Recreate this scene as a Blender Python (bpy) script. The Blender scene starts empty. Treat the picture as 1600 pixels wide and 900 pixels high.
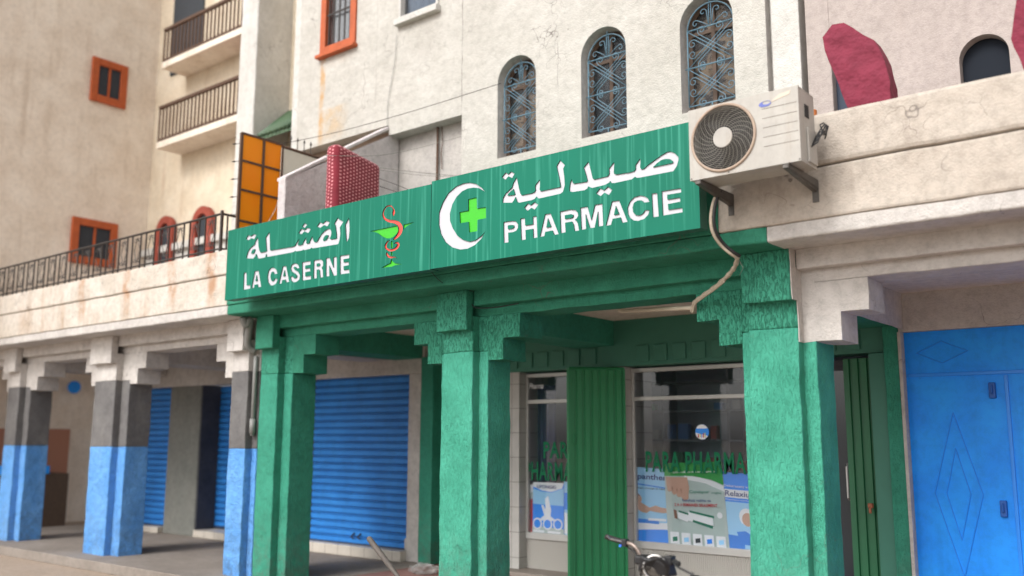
import bpy, bmesh, math, random
from mathutils import Vector, noise
random.seed(7)
R = math.radians
SC = bpy.context.scene
COL = SC.collection

# ------------------------------------------------------------------ camera
FPX = 1463.4; YAW = 0.67760; PITCH = 0.16011; ROLL = 0.00284; CAMZ = 1.72
CAM = Vector((0, 0, CAMZ))
FW = Vector((-math.sin(YAW)*math.cos(PITCH), math.cos(YAW)*math.cos(PITCH), math.sin(PITCH)))
rt = Vector((math.cos(YAW), math.sin(YAW), 0)); up = rt.cross(FW)
RT = math.cos(ROLL)*rt + math.sin(ROLL)*up
UP = -math.sin(ROLL)*rt + math.cos(ROLL)*up
cd = bpy.data.cameras.new('camera'); cam = bpy.data.objects.new('camera', cd); COL.objects.link(cam)
cd.sensor_width = 36; cd.lens = 36*FPX/1600; cd.clip_end = 3000; cd.clip_start = 0.05
from mathutils import Matrix
m = Matrix((RT, UP, -FW)).transposed().to_4x4(); m.translation = CAM
cam.matrix_world = m
cd.dof.use_dof = True; cd.dof.focus_distance = 8.1; cd.dof.aperture_fstop = 0.66
SC.camera = cam

# ------------------------------------------------------------------ sky, sun, exposure
SUN_EL, SUN_AZ = R(42), R(186)          # azimuth clockwise from +Y (into the facade): light comes from the street, a little left
w = bpy.data.worlds.new('World'); SC.world = w; w.use_nodes = True
nt = w.node_tree; bg = nt.nodes['Background']
sky = nt.nodes.new('ShaderNodeTexSky'); sky.sky_type = 'NISHITA'; sky.sun_disc = False
sky.sun_elevation = SUN_EL; sky.sun_rotation = SUN_AZ; sky.dust_density = 4; sky.air_density = 1.0
hs = nt.nodes.new('ShaderNodeHueSaturation'); hs.inputs['Saturation'].default_value = 0.15
nt.links.new(sky.outputs[0], hs.inputs['Color']); nt.links.new(hs.outputs[0], bg.inputs['Color'])
bg.inputs['Strength'].default_value = 0.15
sd = bpy.data.lights.new('sun', 'SUN'); sd.energy = 1.05; sd.angle = R(20); sd.color = (1.0, 0.96, 0.91)
so = bpy.data.objects.new('sun', sd); COL.objects.link(so)
sv = Vector((math.sin(SUN_AZ)*math.cos(SUN_EL), math.cos(SUN_AZ)*math.cos(SUN_EL), math.sin(SUN_EL)))
so.rotation_euler = sv.to_track_quat('Z', 'Y').to_euler(); so.location = (0, -8, 12)
SC.view_settings.view_transform = 'Standard'; SC.view_settings.look = 'None'
SC.view_settings.exposure = 0.66; SC.view_settings.gamma = 1

# ------------------------------------------------------------------ helpers
def ray(u, v): return FW*FPX + RT*(u-800) + UP*(450-v)
def Yp(u, v, y):
    d = ray(u, v); return CAM + d*(y/d.y)
def Xp(u, v, x):
    d = ray(u, v); return CAM + d*(x/d.x)
def Zp(u, v, z):
    d = ray(u, v); return CAM + d*((z-CAMZ)/d.z)

def new_mat(name):
    m = bpy.data.materials.new(name); m.use_nodes = True
    return m, m.node_tree, m.node_tree.nodes['Principled BSDF']
def simple(name, col, rough=0.6, metal=0, var=0.0, scale=8, bump=0.0, bscale=60, spec=None, coat=0):
    m, nt, b = new_mat(name); N = nt.nodes; L = nt.links
    b.inputs['Base Color'].default_value = (*col, 1); b.inputs['Roughness'].default_value = rough
    b.inputs['Metallic'].default_value = metal
    if spec is not None: b.inputs['Specular IOR Level'].default_value = spec
    if coat: b.inputs['Coat Weight'].default_value = coat
    if var or bump:
        g = N.new('ShaderNodeNewGeometry')
    if var:
        n = N.new('ShaderNodeTexNoise'); n.inputs['Scale'].default_value = scale; n.inputs['Detail'].default_value = 5
        L.new(g.outputs['Position'], n.inputs['Vector'])
        mx = N.new('ShaderNodeMix'); mx.data_type = 'RGBA'
        mx.inputs[6].default_value = (*[c*(1-var) for c in col], 1); mx.inputs[7].default_value = (*[min(1, c*(1+var)) for c in col], 1)
        L.new(n.outputs[0], mx.inputs[0]); L.new(mx.outputs[2], b.inputs['Base Color'])
    if bump:
        n2 = N.new('ShaderNodeTexNoise'); n2.inputs['Scale'].default_value = bscale; n2.inputs['Detail'].default_value = 3
        L.new(g.outputs['Position'], n2.inputs['Vector'])
        bp = N.new('ShaderNodeBump'); bp.inputs['Strength'].default_value = bump; bp.inputs['Distance'].default_value = 0.004
        L.new(n2.outputs[0], bp.inputs['Height']); L.new(bp.outputs[0], b.inputs['Normal'])
    return m

def plaster(name, a, b2, rough=0.75, marks=None, foot=0.0, grit=0.24, stain=None, stain_amt=0.4, drip=0.0, pit=0.3, spots=None, spot_lo=0.68,
            streak_scale=5.0, cracks=0.0, spot_scale=9, peel_scale=2.2, spec=0.3):
    """painted, weathered render: two tones, vertical water streaks, chips, cracks, trowelled relief"""
    m, nt, b = new_mat(name); N = nt.nodes; L = nt.links
    b.inputs['Roughness'].default_value = rough; b.inputs['Specular IOR Level'].default_value = spec
    g = N.new('ShaderNodeNewGeometry'); pos = g.outputs['Position']
    def noise_(scale, detail=4, vec=None, sc3=None, rough_=0.55, dist=0.0):
        n = N.new('ShaderNodeTexNoise'); n.inputs['Scale'].default_value = scale; n.inputs['Detail'].default_value = detail
        n.inputs['Roughness'].default_value = rough_; n.inputs['Distortion'].default_value = dist
        if sc3:
            mp = N.new('ShaderNodeMapping'); mp.inputs['Scale'].default_value = sc3; L.new(pos, mp.inputs[0]); L.new(mp.outputs[0], n.inputs['Vector'])
        else: L.new(pos, n.inputs['Vector'])
        return n.outputs[0]
    def ramp(src, lo, hi):
        r = N.new('ShaderNodeMapRange'); r.inputs[1].default_value = lo; r.inputs[2].default_value = hi; L.new(src, r.inputs[0]); return r.outputs[0]
    def mix(f, c1, c2):
        x = N.new('ShaderNodeMix'); x.data_type = 'RGBA'
        if isinstance(f, float): x.inputs[0].default_value = f
        else: L.new(f, x.inputs[0])
        for i, c in ((6, c1), (7, c2)):
            if isinstance(c, tuple): x.inputs[i].default_value = (*c, 1)
            else: L.new(c, x.inputs[i])
        return x.outputs[2]
    def mul(a_, k):
        x = N.new('ShaderNodeMath'); x.operation = 'MULTIPLY'; L.new(a_, x.inputs[0])
        if isinstance(k, float): x.inputs[1].default_value = k
        else: L.new(k, x.inputs[1])
        return x.outputs[0]
    col = mix(ramp(noise_(peel_scale, 6), 0.35, 0.65), a, b2)
    if stain:
        st = ramp(noise_(1.0, 5, sc3=(streak_scale, streak_scale, streak_scale*0.09), rough_=0.6), 0.52, 0.78)
        patch = ramp(noise_(0.9, 3), 0.35, 0.65)
        col = mix(mul(mul(st, patch), stain_amt), col, stain)
    if spots:
        sp = ramp(noise_(spot_scale, 8, rough_=0.7), spot_lo, spot_lo+0.03)
        col = mix(sp, col, spots)
    gr = ramp(noise_(13, 10, rough_=0.78), 0.30, 0.56)
    dk = N.new('ShaderNodeMix'); dk.data_type = 'RGBA'; dk.blend_type = 'MULTIPLY'; dk.inputs[0].default_value = 1.0; L.new(col, dk.inputs[6])
    gm_ = mix(gr, (1-grit,)*3, (1.06,)*3); L.new(gm_, dk.inputs[7]); col = dk.outputs[2]
    if foot:
        sp_ = N.new('ShaderNodeSeparateXYZ'); L.new(pos, sp_.inputs[0])
        fz = N.new('ShaderNodeMapRange'); fz.inputs[1].default_value = 0.95; fz.inputs[2].default_value = 0.15; L.new(sp_.outputs[2], fz.inputs[0])
        col = mix(mul(mul(fz.outputs[0], ramp(noise_(9, 8, rough_=0.75), 0.42, 0.60)), foot), col, (0.10, 0.10, 0.085))
        col = mix(mul(ramp(noise_(26, 6, rough_=0.7), 0.70, 0.74), 0.8), col, tuple(c*0.3 for c in a))
    if marks:
        sep = N.new('ShaderNodeSeparateXYZ'); L.new(pos, sep.inputs[0])
        for (mx_, wd, zlo, zhi, amt, mc, wob) in marks:
            wn = N.new('ShaderNodeMath'); wn.operation = 'MULTIPLY_ADD'; L.new(noise_(1.0, 4, sc3=(1, 1, 3.0)), wn.inputs[0]); wn.inputs[1].default_value = wob; L.new(sep.outputs[0], wn.inputs[2])
            ad = N.new('ShaderNodeMath'); ad.operation = 'SUBTRACT'; L.new(wn.outputs[0], ad.inputs[0]); ad.inputs[1].default_value = mx_+wob*0.5
            ab = N.new('ShaderNodeMath'); ab.operation = 'ABSOLUTE'; L.new(ad.outputs[0], ab.inputs[0])
            mr = N.new('ShaderNodeMapRange'); mr.inputs[1].default_value = wd*0.35; mr.inputs[2].default_value = wd; mr.inputs[3].default_value = 1; mr.inputs[4].default_value = 0; L.new(ab.outputs[0], mr.inputs[0])
            zr = N.new('ShaderNodeMapRange'); zr.inputs[1].default_value = zlo; zr.inputs[2].default_value = zlo+0.3; L.new(sep.outputs[2], zr.inputs[0])
            zt_ = N.new('ShaderNodeMapRange'); zt_.inputs[1].default_value = zhi-0.03; zt_.inputs[2].default_value = zhi; zt_.inputs[3].default_value = 1; zt_.inputs[4].default_value = 0; L.new(sep.outputs[2], zt_.inputs[0])
            f_ = mul(mul(mul(mr.outputs[0], zr.outputs[0]), zt_.outputs[0]), amt)
            f_ = mul(f_, ramp(noise_(6, 4), 0.3, 0.6))
            col = mix(f_, col, mc)
    heights = []
    fine = noise_(70, 4); heights.append((fine, pit))
    heights.append((noise_(7, 3), pit*2.0))
    if drip:
        d = ramp(noise_(1.0, 4, sc3=(70, 70, 20), dist=0.5), 0.50, 0.66); heights.append((d, drip)); col = mix(mul(d, min(0.55, drip*0.3)), col, tuple(c*0.55 for c in a))
    if cracks:
        v = N.new('ShaderNodeTexVoronoi'); v.feature = 'DISTANCE_TO_EDGE'; v.inputs['Scale'].default_value = 1.3
        wv = N.new('ShaderNodeVectorMath'); wv.operation = 'ADD'
        nn = N.new('ShaderNodeTexNoise'); nn.inputs['Scale'].default_value = 3; L.new(pos, nn.inputs['Vector'])
        L.new(pos, wv.inputs[0]); L.new(nn.outputs['Color'], wv.inputs[1]); L.new(wv.outputs[0], v.inputs['Vector'])
        ck = N.new('ShaderNodeMapRange'); ck.inputs[1].default_value = 0.0; ck.inputs[2].default_value = 0.006
        ck.inputs[3].default_value = 1; ck.inputs[4].default_value = 0; L.new(v.outputs[0], ck.inputs[0])
        mask = ramp(noise_(1.4, 2), 0.5, 0.6)
        col = mix(mul(mul(ck.outputs[0], mask), cracks), col, (0.12, 0.1, 0.09))
    L.new(col, b.inputs['Base Color'])
    acc = None
    for h, k in heights:
        hk = mul(h, float(k))
        if acc is None: acc = hk
        else:
            ad = N.new('ShaderNodeMath'); ad.operation = 'ADD'; L.new(acc, ad.inputs[0]); L.new(hk, ad.inputs[1]); acc = ad.outputs[0]
    bp = N.new('ShaderNodeBump'); bp.inputs['Strength'].default_value = 1.0; bp.inputs['Distance'].default_value = 0.014
    L.new(acc, bp.inputs['Height']); L.new(bp.outputs[0], b.inputs['Normal'])
    return m

class MB:
    def __init__(s): s.v = []; s.f = []; s.m = []
    def face(s, pts, mi=0):
        k = len(s.v); s.v += [Vector(p) for p in pts]; s.f.append(list(range(k, k+len(pts)))); s.m.append(mi)
    def box(s, x0, x1, y0, y1, z0, z1, mi=0):
        if x0 > x1: x0, x1 = x1, x0
        if y0 > y1: y0, y1 = y1, y0
        if z0 > z1: z0, z1 = z1, z0
        k = len(s.v)
        s.v += [Vector(p) for p in ((x0,y0,z0),(x1,y0,z0),(x1,y1,z0),(x0,y1,z0),(x0,y0,z1),(x1,y0,z1),(x1,y1,z1),(x0,y1,z1))]
        for q in ((0,3,2,1),(4,5,6,7),(0,1,5,4),(1,2,6,5),(2,3,7,6),(3,0,4,7)):
            s.f.append([k+i for i in q]); s.m.append(mi)
        return s
    def prism(s, pts, vec, mi=0):
        """closed prism: polygon pts (3D), swept along vec"""
        n = len(pts); k = len(s.v); vec = Vector(vec)
        s.v += [Vector(p) for p in pts] + [Vector(p)+vec for p in pts]
        s.f.append([k+i for i in range(n)]); s.m.append(mi)
        s.f.append([k+n+i for i in reversed(range(n))]); s.m.append(mi)
        for i in range(n):
            j = (i+1) % n; s.f.append([k+j, k+i, k+n+i, k+n+j]); s.m.append(mi)
        return s
    def tube(s, path, r, seg=8, mi=0, closed=False, cap=True):
        P = [Vector(p) for p in path]; n = len(P)
        rr = r if isinstance(r, (list, tuple)) else [r]*n
        prev = None; rings = []
        for i in range(n):
            if closed: t = (P[(i+1) % n]-P[i-1])
            else: t = P[min(i+1, n-1)]-P[max(i-1, 0)]
            if t.length < 1e-9: t = Vector((0, 0, 1))
            t.normalize()
            if prev is None:
                a = Vector((0, 0, 1)) if abs(t.z) < 0.9 else Vector((1, 0, 0)); nrm = t.cross(a).normalized()
            else:
                nrm = prev - t*prev.dot(t)
                nrm = nrm.normalized() if nrm.length > 1e-6 else t.orthogonal().normalized()
            prev = nrm; bn = t.cross(nrm)
            k = len(s.v); rings.append(k)
            for j in range(seg):
                a = 2*math.pi*j/seg; s.v.append(P[i] + (nrm*math.cos(a)+bn*math.sin(a))*rr[i])
        for i in range(n if closed else n-1):
            a, b = rings[i], rings[(i+1) % n]
            for j in range(seg):
                q = (j+1) % seg; s.f.append([a+j, a+q, b+q, b+j]); s.m.append(mi)
        if cap and not closed:
            s.f.append([rings[0]+j for j in reversed(range(seg))]); s.m.append(mi)
            s.f.append([rings[-1]+j for j in range(seg)]); s.m.append(mi)
        return s
    def cyl(s, c, axis, r, h, seg=32, mi=0, r2=None):
        c = Vector(c); ax = Vector(axis).normalized()
        return s.tube([c, c+ax*h], [r, r if r2 is None else r2], seg, mi)
    def build(s, name, mats, parent=None, bevel=0, smooth=False, segs=2, origin=None, recalc=True, wob=0, step=0.12):
        if not isinstance(mats, (list, tuple)): mats = [mats]
        if parent is not None: org = world_org(parent)
        elif origin is not None: org = Vector(origin)
        else:
            xs = [v.x for v in s.v]; ys = [v.y for v in s.v]; zs = [v.z for v in s.v]
            org = Vector(((min(xs)+max(xs))/2, (min(ys)+max(ys))/2, min(zs)))
        me = bpy.data.meshes.new(name)
        me.from_pydata([v-org for v in s.v], [], s.f)
        for mm in mats: me.materials.append(mm)
        me.polygons.foreach_set('material_index', s.m)
        if recalc:
            bm = bmesh.new(); bm.from_mesh(me); bmesh.ops.recalc_face_normals(bm, faces=bm.faces); bm.to_mesh(me); bm.free()
        if wob:
            bm = bmesh.new(); bm.from_mesh(me)
            for ax_ in (0, 2, 1):
                vs = [v.co[ax_] for v in bm.verts]; a_, b_ = min(vs), max(vs)
                n_ = int((b_-a_)/step); nr_ = [0, 0, 0]; nr_[ax_] = 1
                if ax_ == 1 and n_ < 3: continue
                for i_ in range(1, n_+1):
                    co_ = [0, 0, 0]; co_[ax_] = a_+(b_-a_)*i_/(n_+1)
                    bmesh.ops.bisect_plane(bm, geom=bm.verts[:]+bm.edges[:]+bm.faces[:], plane_co=co_, plane_no=nr_, dist=1e-5)
            for v in bm.verts:
                p_ = v.co+org
                v.co += Vector((noise.noise(p_*4.0)+0.5*noise.noise(p_*11.0), noise.noise(p_*4.0+Vector((9, 2, 5)))+0.5*noise.noise(p_*11.0+Vector((1, 7, 3))), 1.1*noise.noise(p_*5.0+Vector((3, 8, 1)))))*wob
            bm.to_mesh(me); bm.free()
        if smooth: me.polygons.foreach_set('use_smooth', [True]*len(me.polygons))
        me.update()
        o = bpy.data.objects.new(name, me); COL.objects.link(o)
        if parent is None: o.location = org
        else: o.parent = parent
        if bevel:
            b = o.modifiers.new('bevel', 'BEVEL'); b.width = bevel; b.segments = segs; b.limit_method = 'ANGLE'; b.angle_limit = R(40)
            b.harden_normals = False
        return o
def world_org(o):
    p = Vector((0, 0, 0))
    while o is not None: p = p + o.location; o = o.parent
    return p
def tag(o, label=None, cat=None, group=None, kind=None):
    for k, v in (('label', label), ('category', cat), ('group', group), ('kind', kind)):
        if v: o[k] = v
    return o
def thing(name, label, cat, loc, group=None):
    o = bpy.data.objects.new(name, None); COL.objects.link(o); o.location = loc; o.empty_display_size = 0.2
    return tag(o, label, cat, group)
def copy_tree(o, parent=None):
    c = o.copy(); COL.objects.link(c); c.parent = parent
    for ch in list(o.children):
        copy_tree(ch, c)
    return c
def curve_fill(name, loops, y0, thick, mats, parent, edge_mat=None):
    """flat shape made of closed loops of (x, z) points (nested loops are holes), standing in an XZ plane with its face at y0, thickness going +Y"""
    cu = bpy.data.curves.new(name, 'CURVE'); cu.dimensions = '2D'; cu.fill_mode = 'BOTH'; cu.extrude = thick/2
    for lp in loops:
        sp = cu.splines.new('POLY'); sp.points.add(len(lp)-1)
        for i, (x, z) in enumerate(lp): sp.points[i].co = (x, z, 0, 1)
        sp.use_cyclic_u = True
    tmp = bpy.data.objects.new('tmp', cu); COL.objects.link(tmp)
    bpy.context.view_layer.update()
    dg = bpy.context.evaluated_depsgraph_get()
    me = bpy.data.meshes.new_from_object(tmp.evaluated_get(dg))
    bpy.data.objects.remove(tmp); bpy.data.curves.remove(cu)
    org = world_org(parent)
    for v in me.vertices:
        x, z, t = v.co; v.co = Vector((x, y0+thick/2-t, z)) - org
    me.materials.clear()
    for mm in mats: me.materials.append(mm)
    me.name = name
    bm = bmesh.new(); bm.from_mesh(me); bmesh.ops.recalc_face_normals(bm, faces=bm.faces)
    bm.normal_update()
    for f in bm.faces:
        f.material_index = 1 if (len(mats) > 1 and abs(f.normal.y) < 0.5) else 0
        f.smooth = False
    bm.to_mesh(me); bm.free()
    o = bpy.data.objects.new(name, me); COL.objects.link(o); o.parent = parent
    return o
def text_obj(name, s, x0, z0, width, height, y0, mat, parent, bold=0.0, thick=0.002, shear=0, rot=0.0):
    """lettering in the XZ plane facing the street, fitted to width x height"""
    cu = bpy.data.curves.new(name, 'FONT'); cu.body = s; cu.size = 1; cu.offset = bold; cu.shear = shear; cu.resolution_u = 3; cu.space_character = 1.08 if s.startswith('PARA') or s == 'PHARMACIE' else 1.0
    cu.extrude = 0.0
    tmp = bpy.data.objects.new('tmp', cu); COL.objects.link(tmp); bpy.context.view_layer.update()
    me = bpy.data.meshes.new_from_object(tmp.evaluated_get(bpy.context.evaluated_depsgraph_get()))
    bpy.data.objects.remove(tmp); bpy.data.curves.remove(cu)
    xs = [v.co.x for v in me.vertices]; ys = [v.co.y for v in me.vertices]
    ax, bx, ay, by = min(xs), max(xs), min(ys), max(ys)
    org = world_org(parent)
    for v in me.vertices:
        X = (v.co.x-ax)/(bx-ax)*width; Z = (v.co.y-ay)/(by-ay)*height
        c, sn = math.cos(rot), math.sin(rot)
        v.co = Vector((x0+X*c-Z*sn, y0, z0+X*sn+Z*c)) - org
    me.materials.clear(); me.materials.append(mat); me.name = name
    o = bpy.data.objects.new(name, me); COL.objects.link(o); o.parent = parent
    return o

# ------------------------------------------------------------------ materials
M = {}
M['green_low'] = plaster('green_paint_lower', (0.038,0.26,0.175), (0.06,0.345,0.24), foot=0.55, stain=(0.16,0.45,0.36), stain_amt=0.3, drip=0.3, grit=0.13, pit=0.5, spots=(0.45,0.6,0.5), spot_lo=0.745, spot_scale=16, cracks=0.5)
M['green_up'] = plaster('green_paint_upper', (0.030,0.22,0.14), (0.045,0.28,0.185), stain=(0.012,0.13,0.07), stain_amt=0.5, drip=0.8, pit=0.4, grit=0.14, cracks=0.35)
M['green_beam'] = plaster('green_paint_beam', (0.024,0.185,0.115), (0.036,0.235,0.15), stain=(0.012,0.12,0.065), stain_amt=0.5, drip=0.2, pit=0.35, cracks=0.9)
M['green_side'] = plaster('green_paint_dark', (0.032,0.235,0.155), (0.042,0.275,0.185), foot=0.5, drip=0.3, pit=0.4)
M['white_pl'] = plaster('white_render', (0.47,0.44,0.415), (0.56,0.53,0.50), stain=(0.42,0.38,0.33), stain_amt=0.5, pit=0.55, cracks=0.8, spots=(0.3,0.26,0.22), spot_lo=0.77)
M['main_wall'] = plaster('main_wall_render', (0.445,0.425,0.385), (0.515,0.495,0.455), stain=(0.42,0.39,0.35), stain_amt=0.6, pit=0.7, cracks=0.9, spots=(0.2,0.19,0.17), spot_lo=0.79, grit=0.14, spot_scale=20,
    marks=[(-9.80, 0.07, 5.6, 7.0, 0.9, (0.50,0.27,0.08), 0.10), (-9.55, 0.35, 5.6, 6.2, 0.55, (0.50,0.33,0.16), 0.3), (-9.5, 0.45, 6.75, 7.02, 0.6, (0.35,0.22,0.12), 0.1), (-7.205, 0.008, 5.5, 11.0, 0.9, (0.13,0.11,0.1), 0.05), (-8.95, 0.006, 5.9, 6.7, 0.8, (0.2,0.17,0.15), 0.3), (-8.72, 0.006, 5.8, 8, 0.6, (0.2,0.17,0.15), 0.06), (-5.78, 0.006, 5.3, 6.1, 0.8, (0.15,0.13,0.12), 0.1), (-7.8, 0.3, 6.2, 6.98, 0.25, (0.33,0.3,0.27), 0.2)])
M['white_wall'] = plaster('upper_wall_render', (0.50,0.485,0.455), (0.58,0.565,0.535), stain=(0.46,0.43,0.39), stain_amt=0.5, pit=0.5, cracks=0.9, spots=(0.2,0.19,0.17), spot_lo=0.80, grit=0.14, spot_scale=20)
M['stained'] = plaster('stained_fascia', (0.52,0.46,0.39), (0.62,0.57,0.51), stain=(0.34,0.17,0.07), stain_amt=1.0, pit=0.7, cracks=1.0, spots=(0.28,0.2,0.14), spot_lo=0.685, streak_scale=4, marks=[(x_, 0.12, 3.2, 3.95, 0.75, (0.40,0.20,0.09), 0.12) for x_ in (-9.75, -10.6, -11.7, -12.9)])
M['fascia_r'] = plaster('pinkish_fascia', (0.43,0.375,0.32), (0.51,0.455,0.395), stain=(0.27,0.22,0.18), stain_amt=0.7, pit=0.5, cracks=0.8, spots=(0.25,0.2,0.17), spot_lo=0.76, streak_scale=8)
M['pink_wall'] = plaster('pink_beige_wall', (0.38,0.325,0.30), (0.42,0.36,0.335), stain=(0.34,0.26,0.22), stain_amt=0.4)
M['far_wall'] = plaster('far_beige_wall', (0.68,0.585,0.49), (0.78,0.70,0.61), grit=0.14, stain=(0.42,0.31,0.22), stain_amt=0.7)
M['tan_wall'] = plaster('tan_wall', (0.58,0.49,0.37), (0.66,0.58,0.46), grit=0.12, stain=(0.36,0.2,0.1), stain_amt=0.6)
M['brown_recess_shade'] = plaster('brown_recess_shade', (0.25,0.18,0.13), (0.30,0.22,0.17))  # brown tone puts the shade of the deep recess into the plaster
M['recess'] = plaster('recess_wall', (0.40,0.37,0.35), (0.46,0.43,0.40), stain=(0.3,0.27,0.25), pit=0.5)
M['partition'] = plaster('partition_render', (0.58,0.53,0.525), (0.65,0.60,0.595), pit=1.2)
M['grey_pl'] = plaster('grey_paint', (0.12,0.115,0.115), (0.165,0.16,0.158), stain=(0.25,0.235,0.215), stain_amt=0.5, drip=0.2, spots=(0.42,0.38,0.33), spot_lo=0.74)
M['dark_grey'] = plaster('dark_grey_paint', (0.07,0.07,0.085), (0.09,0.09,0.105))
M['pier_grey'] = plaster('pier_grey_paint', (0.16,0.165,0.15), (0.2,0.2,0.18), stain=(0.11,0.11,0.1), stain_amt=0.6)
M['blue_pl'] = plaster('light_blue_roughcast', (0.12,0.36,0.80), (0.17,0.43,0.86), foot=0.4, stain=(0.3,0.55,0.85), stain_amt=0.4, pit=2.2, drip=0.2)
M['blue_shut'] = plaster('blue_shutter_paint', (0.026,0.20,0.60), (0.036,0.25,0.70), rough=0.5, stain=(0.02,0.12,0.36), stain_amt=0.55, pit=0.03, grit=0.15, spots=(0.015,0.04,0.10), spot_lo=0.80, spot_scale=6)
M['blue_door'] = plaster('blue_door_paint', (0.012,0.26,0.92), (0.018,0.33,1.0), rough=0.5, stain=(0.01,0.13,0.5), stain_amt=0.6, pit=0.05, grit=0.12, spots=(0.02,0.08,0.25), spot_lo=0.78, spot_scale=5)
M['dark_line'] = simple('shadow_gap_metal', (0.02,0.04,0.09), 0.6)
M['green_metal'] = simple('green_metal_paint', (0.024,0.24,0.095), 0.45, var=0.15, scale=4)
M['green_panel'] = simple('dark_green_panel', (0.042,0.185,0.13), 0.55, var=0.1)
M['ceiling'] = plaster('ceiling_paint', (0.62,0.56,0.48), (0.68,0.63,0.55))
M['tile_white'] = None
M['alu'] = simple('aluminium_frame', (0.52,0.52,0.50), 0.4, metal=0.35, var=0.1)
M['iron'] = simple('dark_iron', (0.06,0.052,0.048), 0.6, metal=0.4)
M['rust'] = simple('rusty_iron', (0.10,0.055,0.035), 0.8, var=0.5, scale=30)
M['grille'] = simple('pale_blue_iron', (0.10,0.19,0.25), 0.5, var=0.3, scale=18)
M['wood'] = simple('brown_wood', (0.085,0.05,0.03), 0.6, var=0.35, scale=14)
M['orange_frame'] = simple('orange_frame_paint', (0.42,0.085,0.02), 0.6, var=0.3, scale=10)
M['red_frame'] = simple('brick_red_frame', (0.28,0.05,0.03), 0.6, var=0.3)
M['black'] = simple('black_plastic', (0.015,0.015,0.017), 0.45)
M['rubber'] = simple('black_rubber', (0.02,0.02,0.02), 0.8)
M['chrome'] = simple('worn_chrome', (0.5,0.48,0.46), 0.3, metal=0.9, var=0.3, scale=30)
M['ac'] = plaster('ac_cream_paint', (0.37,0.35,0.32), (0.42,0.40,0.365), rough=0.5, stain=(0.30,0.22,0.15), stain_amt=0.7, pit=0.02, grit=0.08, streak_scale=16, peel_scale=4)
M['ac_dark'] = simple('ac_inside', (0.02,0.02,0.02), 0.8)
M['ac_grid'] = simple('ac_guard_wire', (0.24,0.225,0.20), 0.5)
M['steel'] = simple('galvanised_steel', (0.12,0.11,0.10), 0.5, metal=0.5, var=0.4, scale=18)
M['hose'] = simple('wrapped_hose', (0.42,0.36,0.28), 0.8, var=0.35, scale=40, bump=0.6, bscale=90)
M['pvc'] = simple('grey_pvc', (0.22,0.22,0.21), 0.5, var=0.3, scale=12)
M['cream_pvc'] = simple('cream_conduit', (0.55,0.48,0.38), 0.5, var=0.1)
M['sign_white'] = simple('sign_white_acrylic', (0.50,0.505,0.54), 0.4, var=0.05, scale=6)
M['sign_lime'] = simple('sign_lime_acrylic', (0.035,0.44,0.008), 0.35, bump=0.6, bscale=25)
M['sign_red'] = simple('sign_red_acrylic', (0.75,0.07,0.05), 0.4)
M['sign_edge'] = simple('sign_cut_edge', (0.012,0.03,0.025), 0.7)  # near-black puts the cut sheet's edge shade into colour; cables share the material
M['sign_side'] = simple('sign_dark_side', (0.012,0.10,0.065), 0.5)
M['paper'] = simple('poster_paper', (0.55,0.60,0.60), 0.4)

def sign_face():
    m, nt, b = new_mat('sign_green_vinyl'); N = nt.nodes; L = nt.links
    g = N.new('ShaderNodeNewGeometry')
    mp = N.new('ShaderNodeMapping'); mp.inputs['Scale'].default_value = (34, 34, 0.7); L.new(g.outputs['Position'], mp.inputs[0])
    n = N.new('ShaderNodeTexNoise'); n.inputs['Scale'].default_value = 1; n.inputs['Detail'].default_value = 5; L.new(mp.outputs[0], n.inputs[0])
    r = N.new('ShaderNodeMapRange'); r.inputs[1].default_value = 0.55; r.inputs[2].default_value = 0.80; L.new(n.outputs[0], r.inputs[0])
    n2 = N.new('ShaderNodeTexNoise'); n2.inputs['Scale'].default_value = 1.1; L.new(g.outputs['Position'], n2.inputs[0])
    mx = N.new('ShaderNodeMix'); mx.data_type = 'RGBA'; mx.inputs[6].default_value = (0.002,0.122,0.076,1); mx.inputs[7].default_value = (0.003,0.17,0.108,1)
    L.new(n2.outputs[0], mx.inputs[0])
    mx2 = N.new('ShaderNodeMix'); mx2.data_type = 'RGBA'; L.new(mx.outputs[2], mx2.inputs[6]); mx2.inputs[7].default_value = (0.09,0.42,0.31,1)
    k = N.new('ShaderNodeMath'); k.operation = 'MULTIPLY'; k.inputs[1].default_value = 0.55; L.new(r.outputs[0], k.inputs[0])
    L.new(k.outputs[0], mx2.inputs[0]); L.new(mx2.outputs[2], b.inputs['Base Color'])
    b.inputs['Roughness'].default_value = 0.55; b.inputs['Specular IOR Level'].default_value = 0.2
    return m
M['sign'] = sign_face()
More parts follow.
